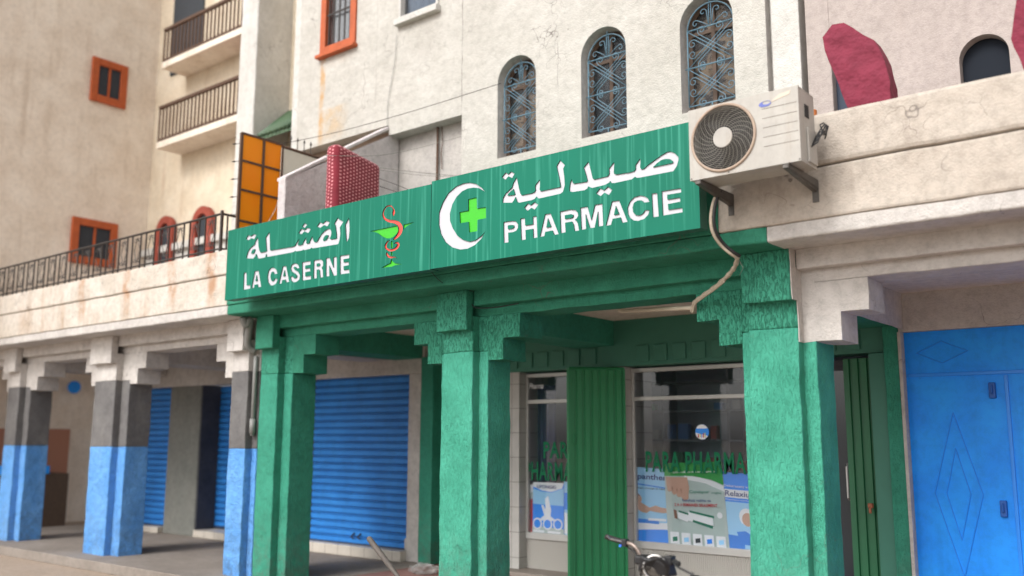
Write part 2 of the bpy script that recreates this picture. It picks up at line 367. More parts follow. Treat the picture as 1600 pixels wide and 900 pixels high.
def tiles(name, a, grout, sx, sz, rough=0.35, offs=0.0):
    m, nt, b = new_mat(name); N = nt.nodes; L = nt.links
    g = N.new('ShaderNodeNewGeometry'); sep = N.new('ShaderNodeSeparateXYZ'); L.new(g.outputs['Position'], sep.inputs[0])
    ad = N.new('ShaderNodeMath'); ad.operation = 'ADD'; L.new(sep.outputs[0], ad.inputs[0]); L.new(sep.outputs[1], ad.inputs[1])
    cb = N.new('ShaderNodeCombineXYZ'); L.new(ad.outputs[0], cb.inputs[0]); L.new(sep.outputs[2], cb.inputs[1])
    br = N.new('ShaderNodeTexBrick'); br.offset = offs; br.inputs['Scale'].default_value = 1; br.inputs['Brick Width'].default_value = sx
    br.inputs['Row Height'].default_value = sz; br.inputs['Mortar Size'].default_value = 0.004
    br.inputs['Color1'].default_value = (*a, 1); br.inputs['Color2'].default_value = (*[c*0.93 for c in a], 1); br.inputs['Mortar'].default_value = (*grout, 1)
    L.new(cb.outputs[0], br.inputs['Vector'])
    n = N.new('ShaderNodeTexNoise'); n.inputs['Scale'].default_value = 6; n.inputs['Detail'].default_value = 6; L.new(g.outputs['Position'], n.inputs[0])
    mx = N.new('ShaderNodeMix'); mx.data_type = 'RGBA'; mx.blend_type = 'MULTIPLY'; mx.inputs[0].default_value = 0.35
    L.new(br.outputs[0], mx.inputs[6]); L.new(n.outputs[0], mx.inputs[7]); L.new(mx.outputs[2], b.inputs['Base Color'])
    b.inputs['Roughness'].default_value = rough
    return m
M['tile_white'] = tiles('white_wall_tiles', (0.58,0.57,0.54), (0.2,0.19,0.17), 0.6, 0.30)
M['step_tile'] = tiles('step_tiles', (0.68,0.62,0.54), (0.25,0.2,0.16), 0.27, 0.4)
def ribbed(name, col, freq):
    m, nt, b = new_mat(name); N = nt.nodes; L = nt.links
    g = N.new('ShaderNodeNewGeometry'); wv = N.new('ShaderNodeTexWave'); wv.wave_type = 'BANDS'; wv.bands_direction = 'X'
    wv.inputs['Scale'].default_value = freq; L.new(g.outputs['Position'], wv.inputs[0])
    bp = N.new('ShaderNodeBump'); bp.inputs['Distance'].default_value = 0.01; L.new(wv.outputs[1], bp.inputs['Height']); L.new(bp.outputs[0], b.inputs['Normal'])
    b.inputs['Base Color'].default_value = (*col, 1); b.inputs['Roughness'].default_value = 0.55
    return m
M['ribbed'] = ribbed('ribbed_white_panel', (0.50,0.48,0.44), 14)
def glass(name, tint=(0.75,0.8,0.85), alpha=0.35, rough=0.02, ior=1.45):
    m, nt, b = new_mat(name); N = nt.nodes; L = nt.links
    tr = N.new('ShaderNodeBsdfTransparent'); tr.inputs[0].default_value = (*tint, 1)
    gl = N.new('ShaderNodeBsdfGlossy'); gl.inputs['Roughness'].default_value = rough
    fr = N.new('ShaderNodeFresnel'); fr.inputs[0].default_value = ior
    mx = N.new('ShaderNodeMixShader'); L.new(fr.outputs[0], mx.inputs[0]); L.new(tr.outputs[0], mx.inputs[1]); L.new(gl.outputs[0], mx.inputs[2])
    # a film of street dust on the pane
    df = N.new('ShaderNodeBsdfDiffuse'); df.inputs[0].default_value = (0.25,0.27,0.30,1)
    m2 = N.new('ShaderNodeMixShader'); m2.inputs[0].default_value = alpha; L.new(mx.outputs[0], m2.inputs[1]); L.new(df.outputs[0], m2.inputs[2])
    L.new(m2.outputs[0], N['Material Output'].inputs[0])
    return m
M['glass'] = glass('shop_window_glass', (0.96,0.97,0.98), alpha=0.03)
M['old_glass'] = glass('old_window_glass', (0.8,0.8,0.8), alpha=0.03, rough=0.25, ior=1.25)
def amber():
    m, nt, b = new_mat('amber_patterned_sheet'); N = nt.nodes; L = nt.links
    g = N.new('ShaderNodeNewGeometry')
    n = N.new('ShaderNodeTexNoise'); n.inputs['Scale'].default_value = 2.5; L.new(g.outputs['Position'], n.inputs[0])
    mx = N.new('ShaderNodeMix'); mx.data_type = 'RGBA'; mx.inputs[6].default_value = (0.95,0.36,0.003,1); mx.inputs[7].default_value = (1.0,0.50,0.01,1)
    L.new(n.outputs[0], mx.inputs[0]); L.new(mx.outputs[2], b.inputs['Base Color'])
    c = N.new('ShaderNodeTexChecker'); c.inputs['Scale'].default_value = 60; L.new(g.outputs['Position'], c.inputs[0])
    bp = N.new('ShaderNodeBump'); bp.inputs['Distance'].default_value = 0.002; L.new(c.outputs[1], bp.inputs['Height']); L.new(bp.outputs[0], b.inputs['Normal'])
    b.inputs['Roughness'].default_value = 0.35
    tl = N.new('ShaderNodeBsdfTranslucent'); L.new(mx.outputs[2], tl.inputs[0])
    ms = N.new('ShaderNodeMixShader'); ms.inputs[0].default_value = 0.45; L.new(b.outputs[0], ms.inputs[1]); L.new(tl.outputs[0], ms.inputs[2]); L.new(ms.outputs[0], N['Material Output'].inputs[0])
    return m
M['amber'] = amber()
def mattress_cloth():
    m, nt, b = new_mat('burgundy_patterned_cloth'); N = nt.nodes; L = nt.links
    g = N.new('ShaderNodeNewGeometry'); sep = N.new('ShaderNodeSeparateXYZ'); L.new(g.outputs['Position'], sep.inputs[0])
    ad = N.new('ShaderNodeMath'); ad.operation = 'SUBTRACT'; L.new(sep.outputs[1], ad.inputs[0]); L.new(sep.outputs[0], ad.inputs[1])
    cb = N.new('ShaderNodeCombineXYZ'); L.new(sep.outputs[2], cb.inputs[0]); L.new(ad.outputs[0], cb.inputs[1])
    br = N.new('ShaderNodeTexBrick'); br.offset = 0.5; br.inputs['Scale'].default_value = 1; br.inputs['Brick Width'].default_value = 0.04
    br.inputs['Row Height'].default_value = 0.046; br.inputs['Mortar Size'].default_value = 0.0135; br.inputs['Mortar Smooth'].default_value = 0.3
    br.inputs['Color1'].default_value = (0.85,0.34,0.36,1); br.inputs['Color2'].default_value = (0.78,0.28,0.3,1); br.inputs['Mortar'].default_value = (0.26,0.012,0.03,1)
    wn = N.new('ShaderNodeTexNoise'); wn.inputs['Scale'].default_value = 5; wn.inputs['Detail'].default_value = 3; L.new(g.outputs['Position'], wn.inputs[0])
    va = N.new('ShaderNodeVectorMath'); va.operation = 'MULTIPLY_ADD'; L.new(wn.outputs['Color'], va.inputs[0]); va.inputs[1].default_value = (0.03,0.03,0); L.new(cb.outputs[0], va.inputs[2])
    L.new(va.outputs[0], br.inputs['Vector'])
    mv = N.new('ShaderNodeMix'); mv.data_type = 'RGBA'; mv.blend_type = 'MULTIPLY'; mv.inputs[0].default_value = 0.5; L.new(br.outputs[0], mv.inputs[6]); L.new(wn.outputs[0], mv.inputs[7]); L.new(mv.outputs[2], b.inputs['Base Color'])
    bp = N.new('ShaderNodeBump'); bp.inputs['Distance'].default_value = 0.03; bp.inputs['Strength'].default_value = 0.6; L.new(wn.outputs[0], bp.inputs['Height']); L.new(bp.outputs[0], b.inputs['Normal'])
    b.inputs['Roughness'].default_value = 0.85; b.inputs['Sheen Weight'].default_value = 0.2
    return m
M['cloth'] = mattress_cloth()
M['cloth_plain'] = simple('burgundy_cloth', (0.25,0.035,0.065), 0.9, var=0.2)
M['cloth_dark'] = simple('dark_burgundy_cloth', (0.19,0.022,0.045), 0.9, var=0.35, scale=9, bump=1.0, bscale=7)
for n_ in M['cloth_dark'].node_tree.nodes:
    if n_.type == 'BUMP': n_.inputs['Distance'].default_value = 0.06
def wave_tiles():
    m, nt, b = new_mat('green_roof_tiles'); N = nt.nodes; L = nt.links
    g = N.new('ShaderNodeNewGeometry')
    wv = N.new('ShaderNodeTexWave'); wv.bands_direction = 'X'; wv.inputs['Scale'].default_value = 3.5; wv.inputs['Distortion'].default_value = 0.5; L.new(g.outputs['Position'], wv.inputs[0])
    n = N.new('ShaderNodeTexNoise'); n.inputs['Scale'].default_value = 9; n.inputs['Detail'].default_value = 6; L.new(g.outputs['Position'], n.inputs[0])
    mx = N.new('ShaderNodeMix'); mx.data_type = 'RGBA'; mx.inputs[6].default_value = (0.03,0.08,0.04,1); mx.inputs[7].default_value = (0.10,0.16,0.085,1)
    L.new(n.outputs[0], mx.inputs[0]); L.new(mx.outputs[2], b.inputs['Base Color'])
    bp = N.new('ShaderNodeBump'); bp.inputs['Distance'].default_value = 0.03; L.new(wv.outputs[1], bp.inputs['Height']); L.new(bp.outputs[0], b.inputs['Normal'])
    b.inputs['Roughness'].default_value = 0.5
    return m
M['rooftile'] = wave_tiles()
M['floor'] = plaster('arcade_concrete', (0.21,0.18,0.155), (0.27,0.235,0.205), stain=(0.1,0.09,0.08), pit=0.3, spots=(0.3,0.27,0.24), spot_lo=0.78, peel_scale=1.2)
M['floor_red'] = plaster('red_tile_floor', (0.20,0.10,0.085), (0.25,0.14,0.12), pit=0.2)
M['street'] = plaster('street_paving', (0.33,0.26,0.20), (0.38,0.30,0.24), stain=(0.15,0.12,0.1), pit=0.4, peel_scale=0.5)
M['box_a'] = simple('carton_white', (0.55,0.55,0.52), 0.6); M['box_b'] = simple('carton_blue', (0.1,0.22,0.5), 0.6)
M['box_c'] = simple('carton_red', (0.45,0.08,0.07), 0.6); M['box_d'] = simple('carton_green', (0.08,0.3,0.14), 0.6)
M['shelf'] = simple('grey_shelving', (0.25,0.26,0.28), 0.6)
M['room'] = simple('room_wall', (0.42,0.46,0.52), 0.8)
M['curtain_blue'] = simple('blue_curtain', (0.07,0.09,0.22), 0.9, var=0.3, scale=3)
def reflection_curtain(name, a, b2):
    m, nt, b = new_mat(name); N = nt.nodes; L = nt.links
    g = N.new('ShaderNodeNewGeometry'); mp = N.new('ShaderNodeMapping'); mp.inputs['Scale'].default_value = (3, 3, 5.5); mp.inputs['Rotation'].default_value = (0, 0.5, 0)
    L.new(g.outputs['Position'], mp.inputs[0])
    n = N.new('ShaderNodeTexNoise'); n.inputs['Scale'].default_value = 1.2; n.inputs['Distortion'].default_value = 1.5; n.inputs['Detail'].default_value = 4; L.new(mp.outputs[0], n.inputs[0])
    r = N.new('ShaderNodeValToRGB'); r.color_ramp.elements[0].position = 0.44; r.color_ramp.elements[1].position = 0.56
    r.color_ramp.elements[0].color = (*a, 1); r.color_ramp.elements[1].color = (*b2, 1); L.new(n.outputs[0], r.inputs[0])
    L.new(r.outputs[0], b.inputs['Base Color']); b.inputs['Roughness'].default_value = 0.8
    return m
M['win_reflect'] = reflection_curtain('painted_reflection_curtain', (0.05,0.035,0.028), (0.42,0.30,0.19))  # tan and dark patches on this sheet paint in the window reflections
M['win_dark'] = simple('dark_room_lace', (0.03,0.036,0.045), 0.8, var=0.7, scale=60)
M['blind'] = simple('blue_striped_blind', (0.12,0.2,0.32), 0.7, var=0.5, scale=20)

# ------------------------------------------------------------------ numbers of the facade (metres)
YP, YC, YB, YK, YF = 6.80, 6.90, 7.25, 6.70, 6.375     # projection, core, core back, capital block, fascia
YCOR = 6.39; YW = 7.98                                 # cornice face, upper wall
ZF = 0.13                                              # arcade floor
XL, XR = -9.43, -2.755                                 # paint boundaries of the pharmacy

# ------------------------------------------------------------------ setting
g = MB(); g.box(-400, 400, -400, 400, -0.3, 0.0)
tag(g.build('ground', M['street'], origin=(0, 0, 0)), kind='structure')
a = MB(); a.box(-17.5, XL+0.8, 6.45, 9.8, 0.0, ZF)
tag(a.build('arcade_pavement', M['floor'], bevel=0.01), kind='structure')
a = MB(); a.box(XL+0.8, 6, 6.45, 9.8, 0.0, ZF-0.005)
tag(a.build('arcade_pavement', M['floor_red'], bevel=0.01), kind='structure')

# ------------------------------------------------------------------ columns
def column(parent, p0, p1, c0, c1, bands, top, sides='LR', topside=None):
    """bands: list of (z0, z1, material). p = projecting strip, c = core"""
    b = MB(); mats = []
    for z0, z1, mm in bands:
        if mm not in mats: mats.append(mm)
        i = mats.index(mm)
        b.box(p0, p1, YP, YC+0.003, z0, z1, i); b.box(c0, c1, YC, YB, z0, z1, i)
    col_ = b.build('column', [M[k] for k in mats], parent, bevel=0.011, wob=0.0075, step=0.075)
    k = MB(); k.box(p0-0.003, p1+0.003, YK, YP+0.004, 2.76, 3.148)
    k.build('capital_block', M[top], col_, bevel=0.01, wob=0.0075, step=0.075)
    for s, tm in (('L', top), ('R', topside or top)):
        if s in sides:
            k = MB()
            prof = [(0, 2.47), (0.195, 2.47), (0.195, 2.68), (0.395, 2.68), (0.395, 2.903), (0, 2.903)]
            if s == 'R': pts = [(c1+x-0.002, YC, z) for x, z in prof]
            else: pts = [(c0-x+0.002, YC, z) for x, z in prof]
            k.prism(pts, (0, YB-YC, 0))
            k.build('stepped_corbel', M[tm], col_, bevel=0.008, wob=0.0075, step=0.075)
    return col_

# ================================================================== PHARMACY BUILDING
PH = thing('pharmacy_building', 'corner-less white house over a bright green stepped arcade with the pharmacy in it', 'building', (-6.1, 8.0, 0))
tag(PH, 'white rendered house above the green painted arcade, three arched grilles in its wall')
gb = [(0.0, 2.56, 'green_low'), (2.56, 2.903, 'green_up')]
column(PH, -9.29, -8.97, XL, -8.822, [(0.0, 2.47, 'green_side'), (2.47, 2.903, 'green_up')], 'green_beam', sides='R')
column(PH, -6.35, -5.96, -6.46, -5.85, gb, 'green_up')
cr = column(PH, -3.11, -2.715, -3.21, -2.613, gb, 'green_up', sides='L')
# beams and cornice, green
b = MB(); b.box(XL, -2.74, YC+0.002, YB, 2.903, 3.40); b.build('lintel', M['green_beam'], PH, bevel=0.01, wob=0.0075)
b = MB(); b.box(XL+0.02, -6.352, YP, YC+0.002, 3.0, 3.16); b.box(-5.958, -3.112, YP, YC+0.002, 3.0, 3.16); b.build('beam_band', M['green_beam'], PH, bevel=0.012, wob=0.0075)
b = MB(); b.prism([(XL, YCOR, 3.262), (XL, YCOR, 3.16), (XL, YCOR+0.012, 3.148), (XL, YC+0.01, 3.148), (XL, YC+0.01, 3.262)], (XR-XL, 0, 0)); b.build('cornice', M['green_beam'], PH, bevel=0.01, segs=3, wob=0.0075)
# crossbeams, ceiling
for x0, x1 in ((-9.35, -8.825), (-6.40, -5.853), (-3.15, -2.616)):
    b = MB(); b.box(x0, x1, YB-0.003, 9.16, 2.79, 3.10); b.build('crossbeam', M['green_side'], PH, bevel=0.008)
b = MB(); b.box(XL, XR+0.1, YB-0.05, 9.6, 3.08, 3.2); b.build('ceiling', M['ceiling'], PH)
# slab with fascia, hidden mostly by the signs
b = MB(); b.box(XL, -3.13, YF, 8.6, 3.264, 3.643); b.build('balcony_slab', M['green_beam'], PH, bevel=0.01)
b = MB(); b.box(XL, -3.13, YF+0.004, YF+0.11, 3.65, 3.98); b.build('parapet', M['fascia_r'], PH, bevel=0.02)

# upper wall with openings: a sheet cut by holes, 0.22 thick
def arch_loop(x0, x1, z0, zt, n=14):
    r = (x1-x0)/2; cx = (x0+x1)/2; rz = r*1.0
    pts = [(x0, z0), (x1, z0), (x1, zt-rz)]
    for i in range(1, n): a_ = math.pi*i/n; pts.append((cx+r*math.cos(a_), zt-rz+rz*math.sin(a_)))
    pts.append((x0, zt-rz)); return pts
WIN = [(-6.645, -6.085, 4.90, 6.075), (-5.47, -4.90, 4.90, 6.085), (-4.265, -3.69, 4.91, 6.09)]
outer = [(-10.33, 3.6), (-10.33, 10.5), (-3.36, 10.5), (-3.36, 3.6), (-7.198, 3.6), (-7.198, 5.552), (-8.46, 5.552), (-8.46, 5.69), (-10.25, 5.69), (-10.25, 3.6)]
orangeW = (-9.86, -9.13, 6.98, 8.3); whiteW = (-8.30, -7.60, 7.06, 8.3)
holes = [arch_loop(*q) for q in WIN] + [[(q[0], q[2]), (q[1], q[2]), (q[1], q[3]), (q[0], q[3])] for q in (orangeW, whiteW)]
curve_fill('upper_wall', [outer]+holes, YW, 0.20, [M['main_wall'], M['white_pl']], PH)
b = MB(); b.box(-3.32, -3.05, YW+0.03, YW+0.3, 3.6, 10.5); b.box(-3.36, -3.32, YW+0.1, YW+0.3, 3.6, 10.5); b.build('wall_pilaster', M['white_wall'], PH, bevel=0.01)
b = MB(); b.box(-8.50, -7.30, YW+0.20, YW+0.4, 3.6, 5.9); b.build('recess_wall', M['recess'], PH)
b = MB(); b.box(-7.86, -7.19, YW+0.185, YW+0.204, 3.6, 5.9); b.build('recess_wall', M['recess'], PH)
b = MB(); b.box(-8.5, -7.197, YW+0.18, YW+0.42, 5.553, 5.9); b.box(-10.33, -8.5, YW+0.18, YW+0.42, 5.691, 5.9); b.build('recess_soffit', M['recess'], PH)
b = MB(); b.box(-10.33, -8.5, YW+0.20, YW+0.4, 3.6, 5.9); b.build('recess_wall', M['brown_recess_shade'], PH)
b = MB(); b.box(-10.33, -3.0, YW+0.8, YW+0.9, 4.0, 10.5); b.build('inner_wall', M['room'], PH)
# blocked edge of sloping partition wall
pf = Yp(446, 278, 6.4); pb = Xp(608, 203, pf.x)
b = MB(); b.prism([(pf.x, 6.40, 3.6), (pf.x, 6.40, pf.z-0.005), (pf.x, YW+0.19, pb.z+0.02), (pf.x, YW+0.19, 3.6)], (-0.13, 0, 0))
b.build('sloping_partition', M['partition'], PH, bevel=0.012)
b = MB(); b.prism([(pf.x+0.006, 6.40, pf.z-0.02), (pf.x+0.006, 6.40, pf.z+0.018), (pf.x+0.006, YW, pb.z+0.045), (pf.x+0.006, YW, pb.z+0.0)], (-0.16, 0, 0))
b.build('coping', M['partition'], PH, bevel=0.006)
# pipe in the recess
b = MB(); q = Yp(684, 205, YW+0.15); b.tube([(q.x, YW+0.15, 5.55), (q.x, YW+0.15, 4.95), (q.x-0.01, YW+0.15, 4.6), (q.x-0.02, YW+0.14, 4.2), (q.x-0.02, YW+0.14, 3.7)], 0.016, 6)
b.tube([(q.x+0.06, YW+0.16, 5.55), (q.x+0.075, YW+0.16, 5.35), (q.x+0.055, YW+0.16, 5.2), (q.x+0.07, YW+0.16, 5.0)], 0.006, 5)
b.box(q.x-0.08, q.x+0.1, YW+0.08, YW+0.16, 4.62, 4.66)
b.build('cable_riser', M['rust'], PH)

def spiral(cx, cz, r0, turns, a0, sgn=1, n=14):
    out = []
    for i in range(n+1):
        t = i/n; a_ = a0 + sgn*turns*2*math.pi*t; r = r0*(1-0.78*t)
        out.append((cx+r*math.cos(a_), cz+r*math.sin(a_)))
    return out
def make_grille():
    """wrought-iron grille for one arched window, built around x=0..1 (scaled later); returns (thick bars, thin scrolls)"""
    W, H = 0.50, 1.06; r = W/2; sh = H-r
    thick, thin = [], []
    thick.append([(0, 0), (0, sh)]); thick.append([(W, 0), (W, sh)]); thick.append([(0, 0), (W, 0)])
    arc = [(r+r*math.cos(math.pi*i/16), sh+r*math.sin(math.pi*i/16)) for i in range(17)]
    thick.append(arc); thick.append([(-0.03, sh/2), (W+0.01, sh/2)]); thick.append([(0, sh), (W, sh)])
    thick.append([(r, -0.05), (r, 0)]); thick.append([(r, H), (r, H+0.04)])
    for z0 in (0, sh/2):
        h = sh/2; d = 0.055
        thin.append([(0.005, z0+0.005), (W-0.005, z0+h-0.005)]); thin.append([(0.005, z0+h-0.005), (W-0.005, z0+0.005)])
        sr = 0.046
        L0 = math.hypot(W, h); cxm, czm = W/2, z0+h/2
        for mx in (1, -1):
            ux, uz = W/L0*mx, h/L0
            nx, nz = -uz, ux
            for sd_ in (1, -1):
                ox, oz = cxm+nx*0.033*sd_, czm+nz*0.033*sd_
                ends = []
                for e_ in (1, -1):
                    px_, pz_ = ox+ux*e_*L0*0.27, oz+uz*e_*L0*0.27
                    hx, hz = ux*e_, uz*e_; side = sd_*e_          # curl away from the middle bar
                    pts_ = []; ang = math.atan2(hz, hx); x_, y_ = px_, pz_; rad = 0.052
                    for k_ in range(26):
                        pts_.append((x_, y_)); da = 0.30; x_ += math.cos(ang)*rad*da; y_ += math.sin(ang)*rad*da; ang += side*da; rad *= 0.955
                    ends.append(pts_)
                thin.append(list(reversed(ends[1]))+ends[0])
    thin.append([(r-0.012, sh), (r-0.012, H-0.01)]); thin.append([(r+0.012, sh), (r+0.012, H-0.01)])
    for mx in (1, -1):
        p1 = [(r-0.02, sh+0.01), (r-0.10, sh+0.07)] + spiral(r-0.16, sh+0.062, 0.04, 0.95, 0.6, 1)
        p2 = [(r-0.02, sh+0.03), (r-0.03, sh+0.12)] + spiral(r-0.075, sh+0.165, 0.042, 0.95, -0.3, 1)
        for p in (p1, p2): thin.append([(2*r-x, z) for x, z in p] if mx == -1 else p)
    return W, H, thick, thin
GW, GH, GTH, GTN = make_grille()
def arched_window(q, pane_mat, label):
    x0, x1, z0, zt = q
    fr = MB(); y = YW+0.165
    # wooden frame inside the reveal
    loop = arch_loop(x0+0.004, x1-0.004, z0+0.004, zt-0.004); inner = arch_loop(x0+0.05, x1-0.045, z0+0.06, zt-0.05)
    f = curve_fill('window', [loop, inner], y, 0.03, [M['wood']], PH)
    cx = (x0+x1)/2
    mb = MB(); mb.box(cx-0.02, cx+0.02, y-0.01, y+0.02, z0+0.06, zt-0.05); mb.box(x0+0.05, x1-0.045, y-0.004, y+0.02, zt-0.34, zt-0.30)
    mb.build('mullion', M['wood'], f)
    curve_fill('pane', [arch_loop(x0+0.045, x1-0.04, z0+0.05, zt-0.045)], y+0.012, 0.004, [M['old_glass']], f)
    curve_fill('curtain', [arch_loop(x0+0.01, x1-0.01, z0+0.01, zt-0.01)], y+0.06, 0.01, [pane_mat], f)  # backing sheet; the patchy ones carry painted reflections
    sx = (x1-x0-0.075)/GW; sz = (zt-z0-0.14)/GH; gx = x0+0.048; gz = z0+0.075; gy = YW+0.07
    gm = MB()
    for p in GTH: gm.tube([(gx+x*sx, gy, gz+z*sz) for x, z in p], 0.0075, 5)
    for p in GTN: gm.tube([(gx+x*sx, gy+0.004, gz+z*sz) for x, z in p], 0.0048, 5)
    gm.build('grille', M['grille'], f, smooth=True)
for q, pm in zip(WIN, ('win_reflect', 'win_dark', 'win_reflect')): arched_window(q, M[pm], '')
# orange framed window, white framed window
def rect_window(parent, q, y, frame_mat, pane_mat, fw=0.07, sill=0.06, name='window'):
    x0, x1, z0, z1 = q
    f = MB()
    f.box(x0, x0+fw, y-0.03, y+0.08, z0, z1); f.box(x1-fw, x1, y-0.03, y+0.08, z0, z1); f.box(x0+fw, x1-fw, y-0.03, y+0.08, z1-fw, z1); f.box(x0+fw, x1-fw, y-0.03, y+0.08, z0, z0+fw)
    fo = f.build(name, frame_mat, parent, bevel=0.006)
    s = MB(); s.box(x0-0.03, x1+0.03, y-0.09, y+0.1, z0-sill, z0-0.002); s.build('sill', frame_mat, fo, bevel=0.006)
    p = MB(); p.box(x0+fw, x1-fw, y+0.05, y+0.056, z0+fw, z1-fw); p.build('pane', M['old_glass'], fo)
    c = MB(); c.box(x0+fw*0.5, x1-fw*0.5, y+0.11, y+0.12, z0+fw*0.5, z1-fw*0.5); c.build('curtain', pane_mat, fo)
    return fo
fo = rect_window(PH, orangeW, YW, M['orange_frame'], M['win_dark'], 0.11, 0.05)
b = MB()
for i in range(5): b.box(orangeW[0]+0.14+i*0.11, orangeW[0]+0.155+i*0.11, YW+0.0, YW+0.015, orangeW[2]+0.1, orangeW[3]-0.1)
b.box(orangeW[0]+0.1, orangeW[1]-0.1, YW-0.002, YW+0.016, 7.55, 7.57); b.build('window_bars', M['iron'], fo)
fo = rect_window(PH, whiteW, YW, M['white_wall'], M['blind'], 0.04, 0.085)

# ---------------- pharmacy shop front in the arcade
SY = 9.20
xa = Yp(811, 700, SY).x; xb = Yp(978, 700, SY).x                 # tiled pier corner, pier right
shop = MB()
def bx(parent, name, mat, x0, x1, y0, y1, z0, z1, bevel=0.0, wob=0.0):
    if name in ('lintel', 'beam_band', 'balcony_slab', 'parapet', 'crossbeam', 'shop_step', 'pilaster'): wob = 0.0075
    q = MB(); q.box(x0, x1, y0, y1, z0, z1); return q.build(name, mat, parent, bevel=bevel, wob=wob, step=0.16)
bx(PH, 'shop_lintel', M['green_panel'], -8.80, -2.64, SY-0.04, SY+0.25, 2.55, 3.09)
x = -7.9
while x < -3.0:
    if not (-6.15 < x < -5.75):
        b = MB(); b.box(x, x+0.16, SY-0.062, SY-0.0405, 2.59, 2.775); b.build('lintel_panel', M['green_panel'], PH, bevel=0.006)
    x += 0.235
bx(PH, 'tiled_pier', M['tile_white'], -7.95, xa, SY, SY+0.6, 0.17, 2.548)
bx(PH, 'tiled_pier', M['tile_white'], -6.35, xb, SY, SY+0.6, 0.17, 2.548, 0.004)
bx(PH, 'tiled_pier', M['tile_white'], -3.75, -3.62, SY, SY+0.6, 0.17, 2.548)
bx(PH, 'shop_wall', M['green_side'], -8.80, -7.95, SY, SY+0.3, 0.1, 2.548)
bx(PH, 'pilaster', M['green_side'], -8.80, -8.575, 9.00, SY+0.1, ZF, 2.80, 0.008)
bx(PH, 'threshold', M['floor'], -7.9, -3.0, 8.95, SY+0.3, ZF-0.02, 0.17, 0.01)
GY = 9.36
def shop_window(x0, x1):
    z0, z1 = 0.56, 2.53
    f = MB(); t = 0.045
    f.box(x0, x1, GY-0.03, GY+0.03, z1-t, z1); f.box(x0, x1, GY-0.035, GY+0.03, z0-0.04, z0+t-0.01)
    f.box(x0, x0+t*0.7, GY-0.03, GY+0.03, z0+t-0.01, z1-t); f.box(x1-t*0.7, x1, GY-0.03, GY+0.03, z0+t-0.01, z1-t)
    f.box(x0+t*0.7, x1-t*0.7, GY-0.04, GY+0.03, 2.16, 2.205)
    w_ = f.build('shop_window', M['alu'], PH, bevel=0.004)
    p = MB(); p.box(x0+0.03, x1-0.03, GY, GY+0.006, z0+0.03, 2.16); p.box(x0+0.03, x1-0.03, GY, GY+0.006, 2.2, z1-0.04); p.build('pane', M['glass'], w_)
    k = MB(); k.box(x0, x1, GY-0.01, GY+0.04, 0.17, z0-0.041); k.build('sill_panel', M['ribbed'], w_)
    return w_
LW = shop_window(xa+0.002, -6.36); RW = shop_window(xb+0.002, -3.76)
# interior
b = MB(); b.box(-8.5, -2.7, 12.4, 12.5, 0, 3.1); b.box(-8.6, -8.5, SY+0.6, 12.4, 0, 3.1); b.box(-2.7, -2.6, SY+0.6, 12.4, 0, 3.1); b.box(-8.5, -2.7, SY+0.3, 12.4, 2.95, 3.05); b.box(-8.5, -2.7, SY+0.31, 12.4, 0.05, 0.12)
b.build('shop_interior', M['room'], PH)
b = MB(); 
for x in (-7.7, -6.7, -5.7, -4.7, -3.7, -2.9): b.box(x, x+0.03, 11.7, 12.1, 0.12, 2.7)
for z in (0.5, 0.9, 1.3, 1.7, 2.1, 2.5): b.box(-7.7, -2.87, 11.7, 12.1, z, z+0.025)
tag(b.build('shelving_unit', M['shelf']), 'tall grey shelving full of small cartons deep inside the shop', 'shelving')
b = MB(); b.box(-4.62, -4.42, 10.1, 10.35, 0.12, 2.95); b.build('interior_post', M['box_a'], PH)
protos = []
for k_, (mm, lb) in enumerate((('box_a', 'white'), ('box_b', 'blue'), ('box_c', 'red'), ('box_d', 'green'))):
    q = MB(); q.box(-0.06, 0.06, -0.05, 0.05, 0, 0.16); o = q.build('medicine_carton', M[mm], origin=(0, 0, 0), bevel=0.003)
    tag(o, 'small %s medicine carton on the shop shelves' % lb, 'carton', 'medicine cartons on the shelves')
    protos.append(o)
first = [True]*4
for z in (0.925, 1.325, 1.725, 2.125):
    x = -7.5
    while x < -3.1:
        if random.random() < 0.72:
            k_ = random.randrange(4); o = protos[k_] if first[k_] else protos[k_].copy()
            if not first[k_]: COL.objects.link(o)
            first[k_] = False
            o.location = (x, 11.85, z+0.002); o.scale = (random.uniform(0.6, 1.5), 1, random.uniform(0.6, 1.5))
        x += random.uniform(0.19, 0.3)
# blue curtain behind the left window
b = MB(); n = 60; pts = []
cx0 = Yp(823, 700, GY+0.25).x; cx1 = Yp(868, 700, GY+0.25).x
for i in range(n+1):
    x = cx0+(cx1-cx0)*i/n; pts.append((x, GY+0.25+0.03*math.sin(i*0.9)+0.012*math.sin(i*2.3)))
for i in range(n): b.face([(pts[i][0], pts[i][1], 0.6), (pts[i+1][0], pts[i+1][1], 0.6), (pts[i+1][0], pts[i+1][1], 2.4), (pts[i][0], pts[i][1], 2.4)])
tag(b.build('curtain', M['curtain_blue'], smooth=True), 'dark blue hanging curtain inside the narrow left shop window', 'curtain')

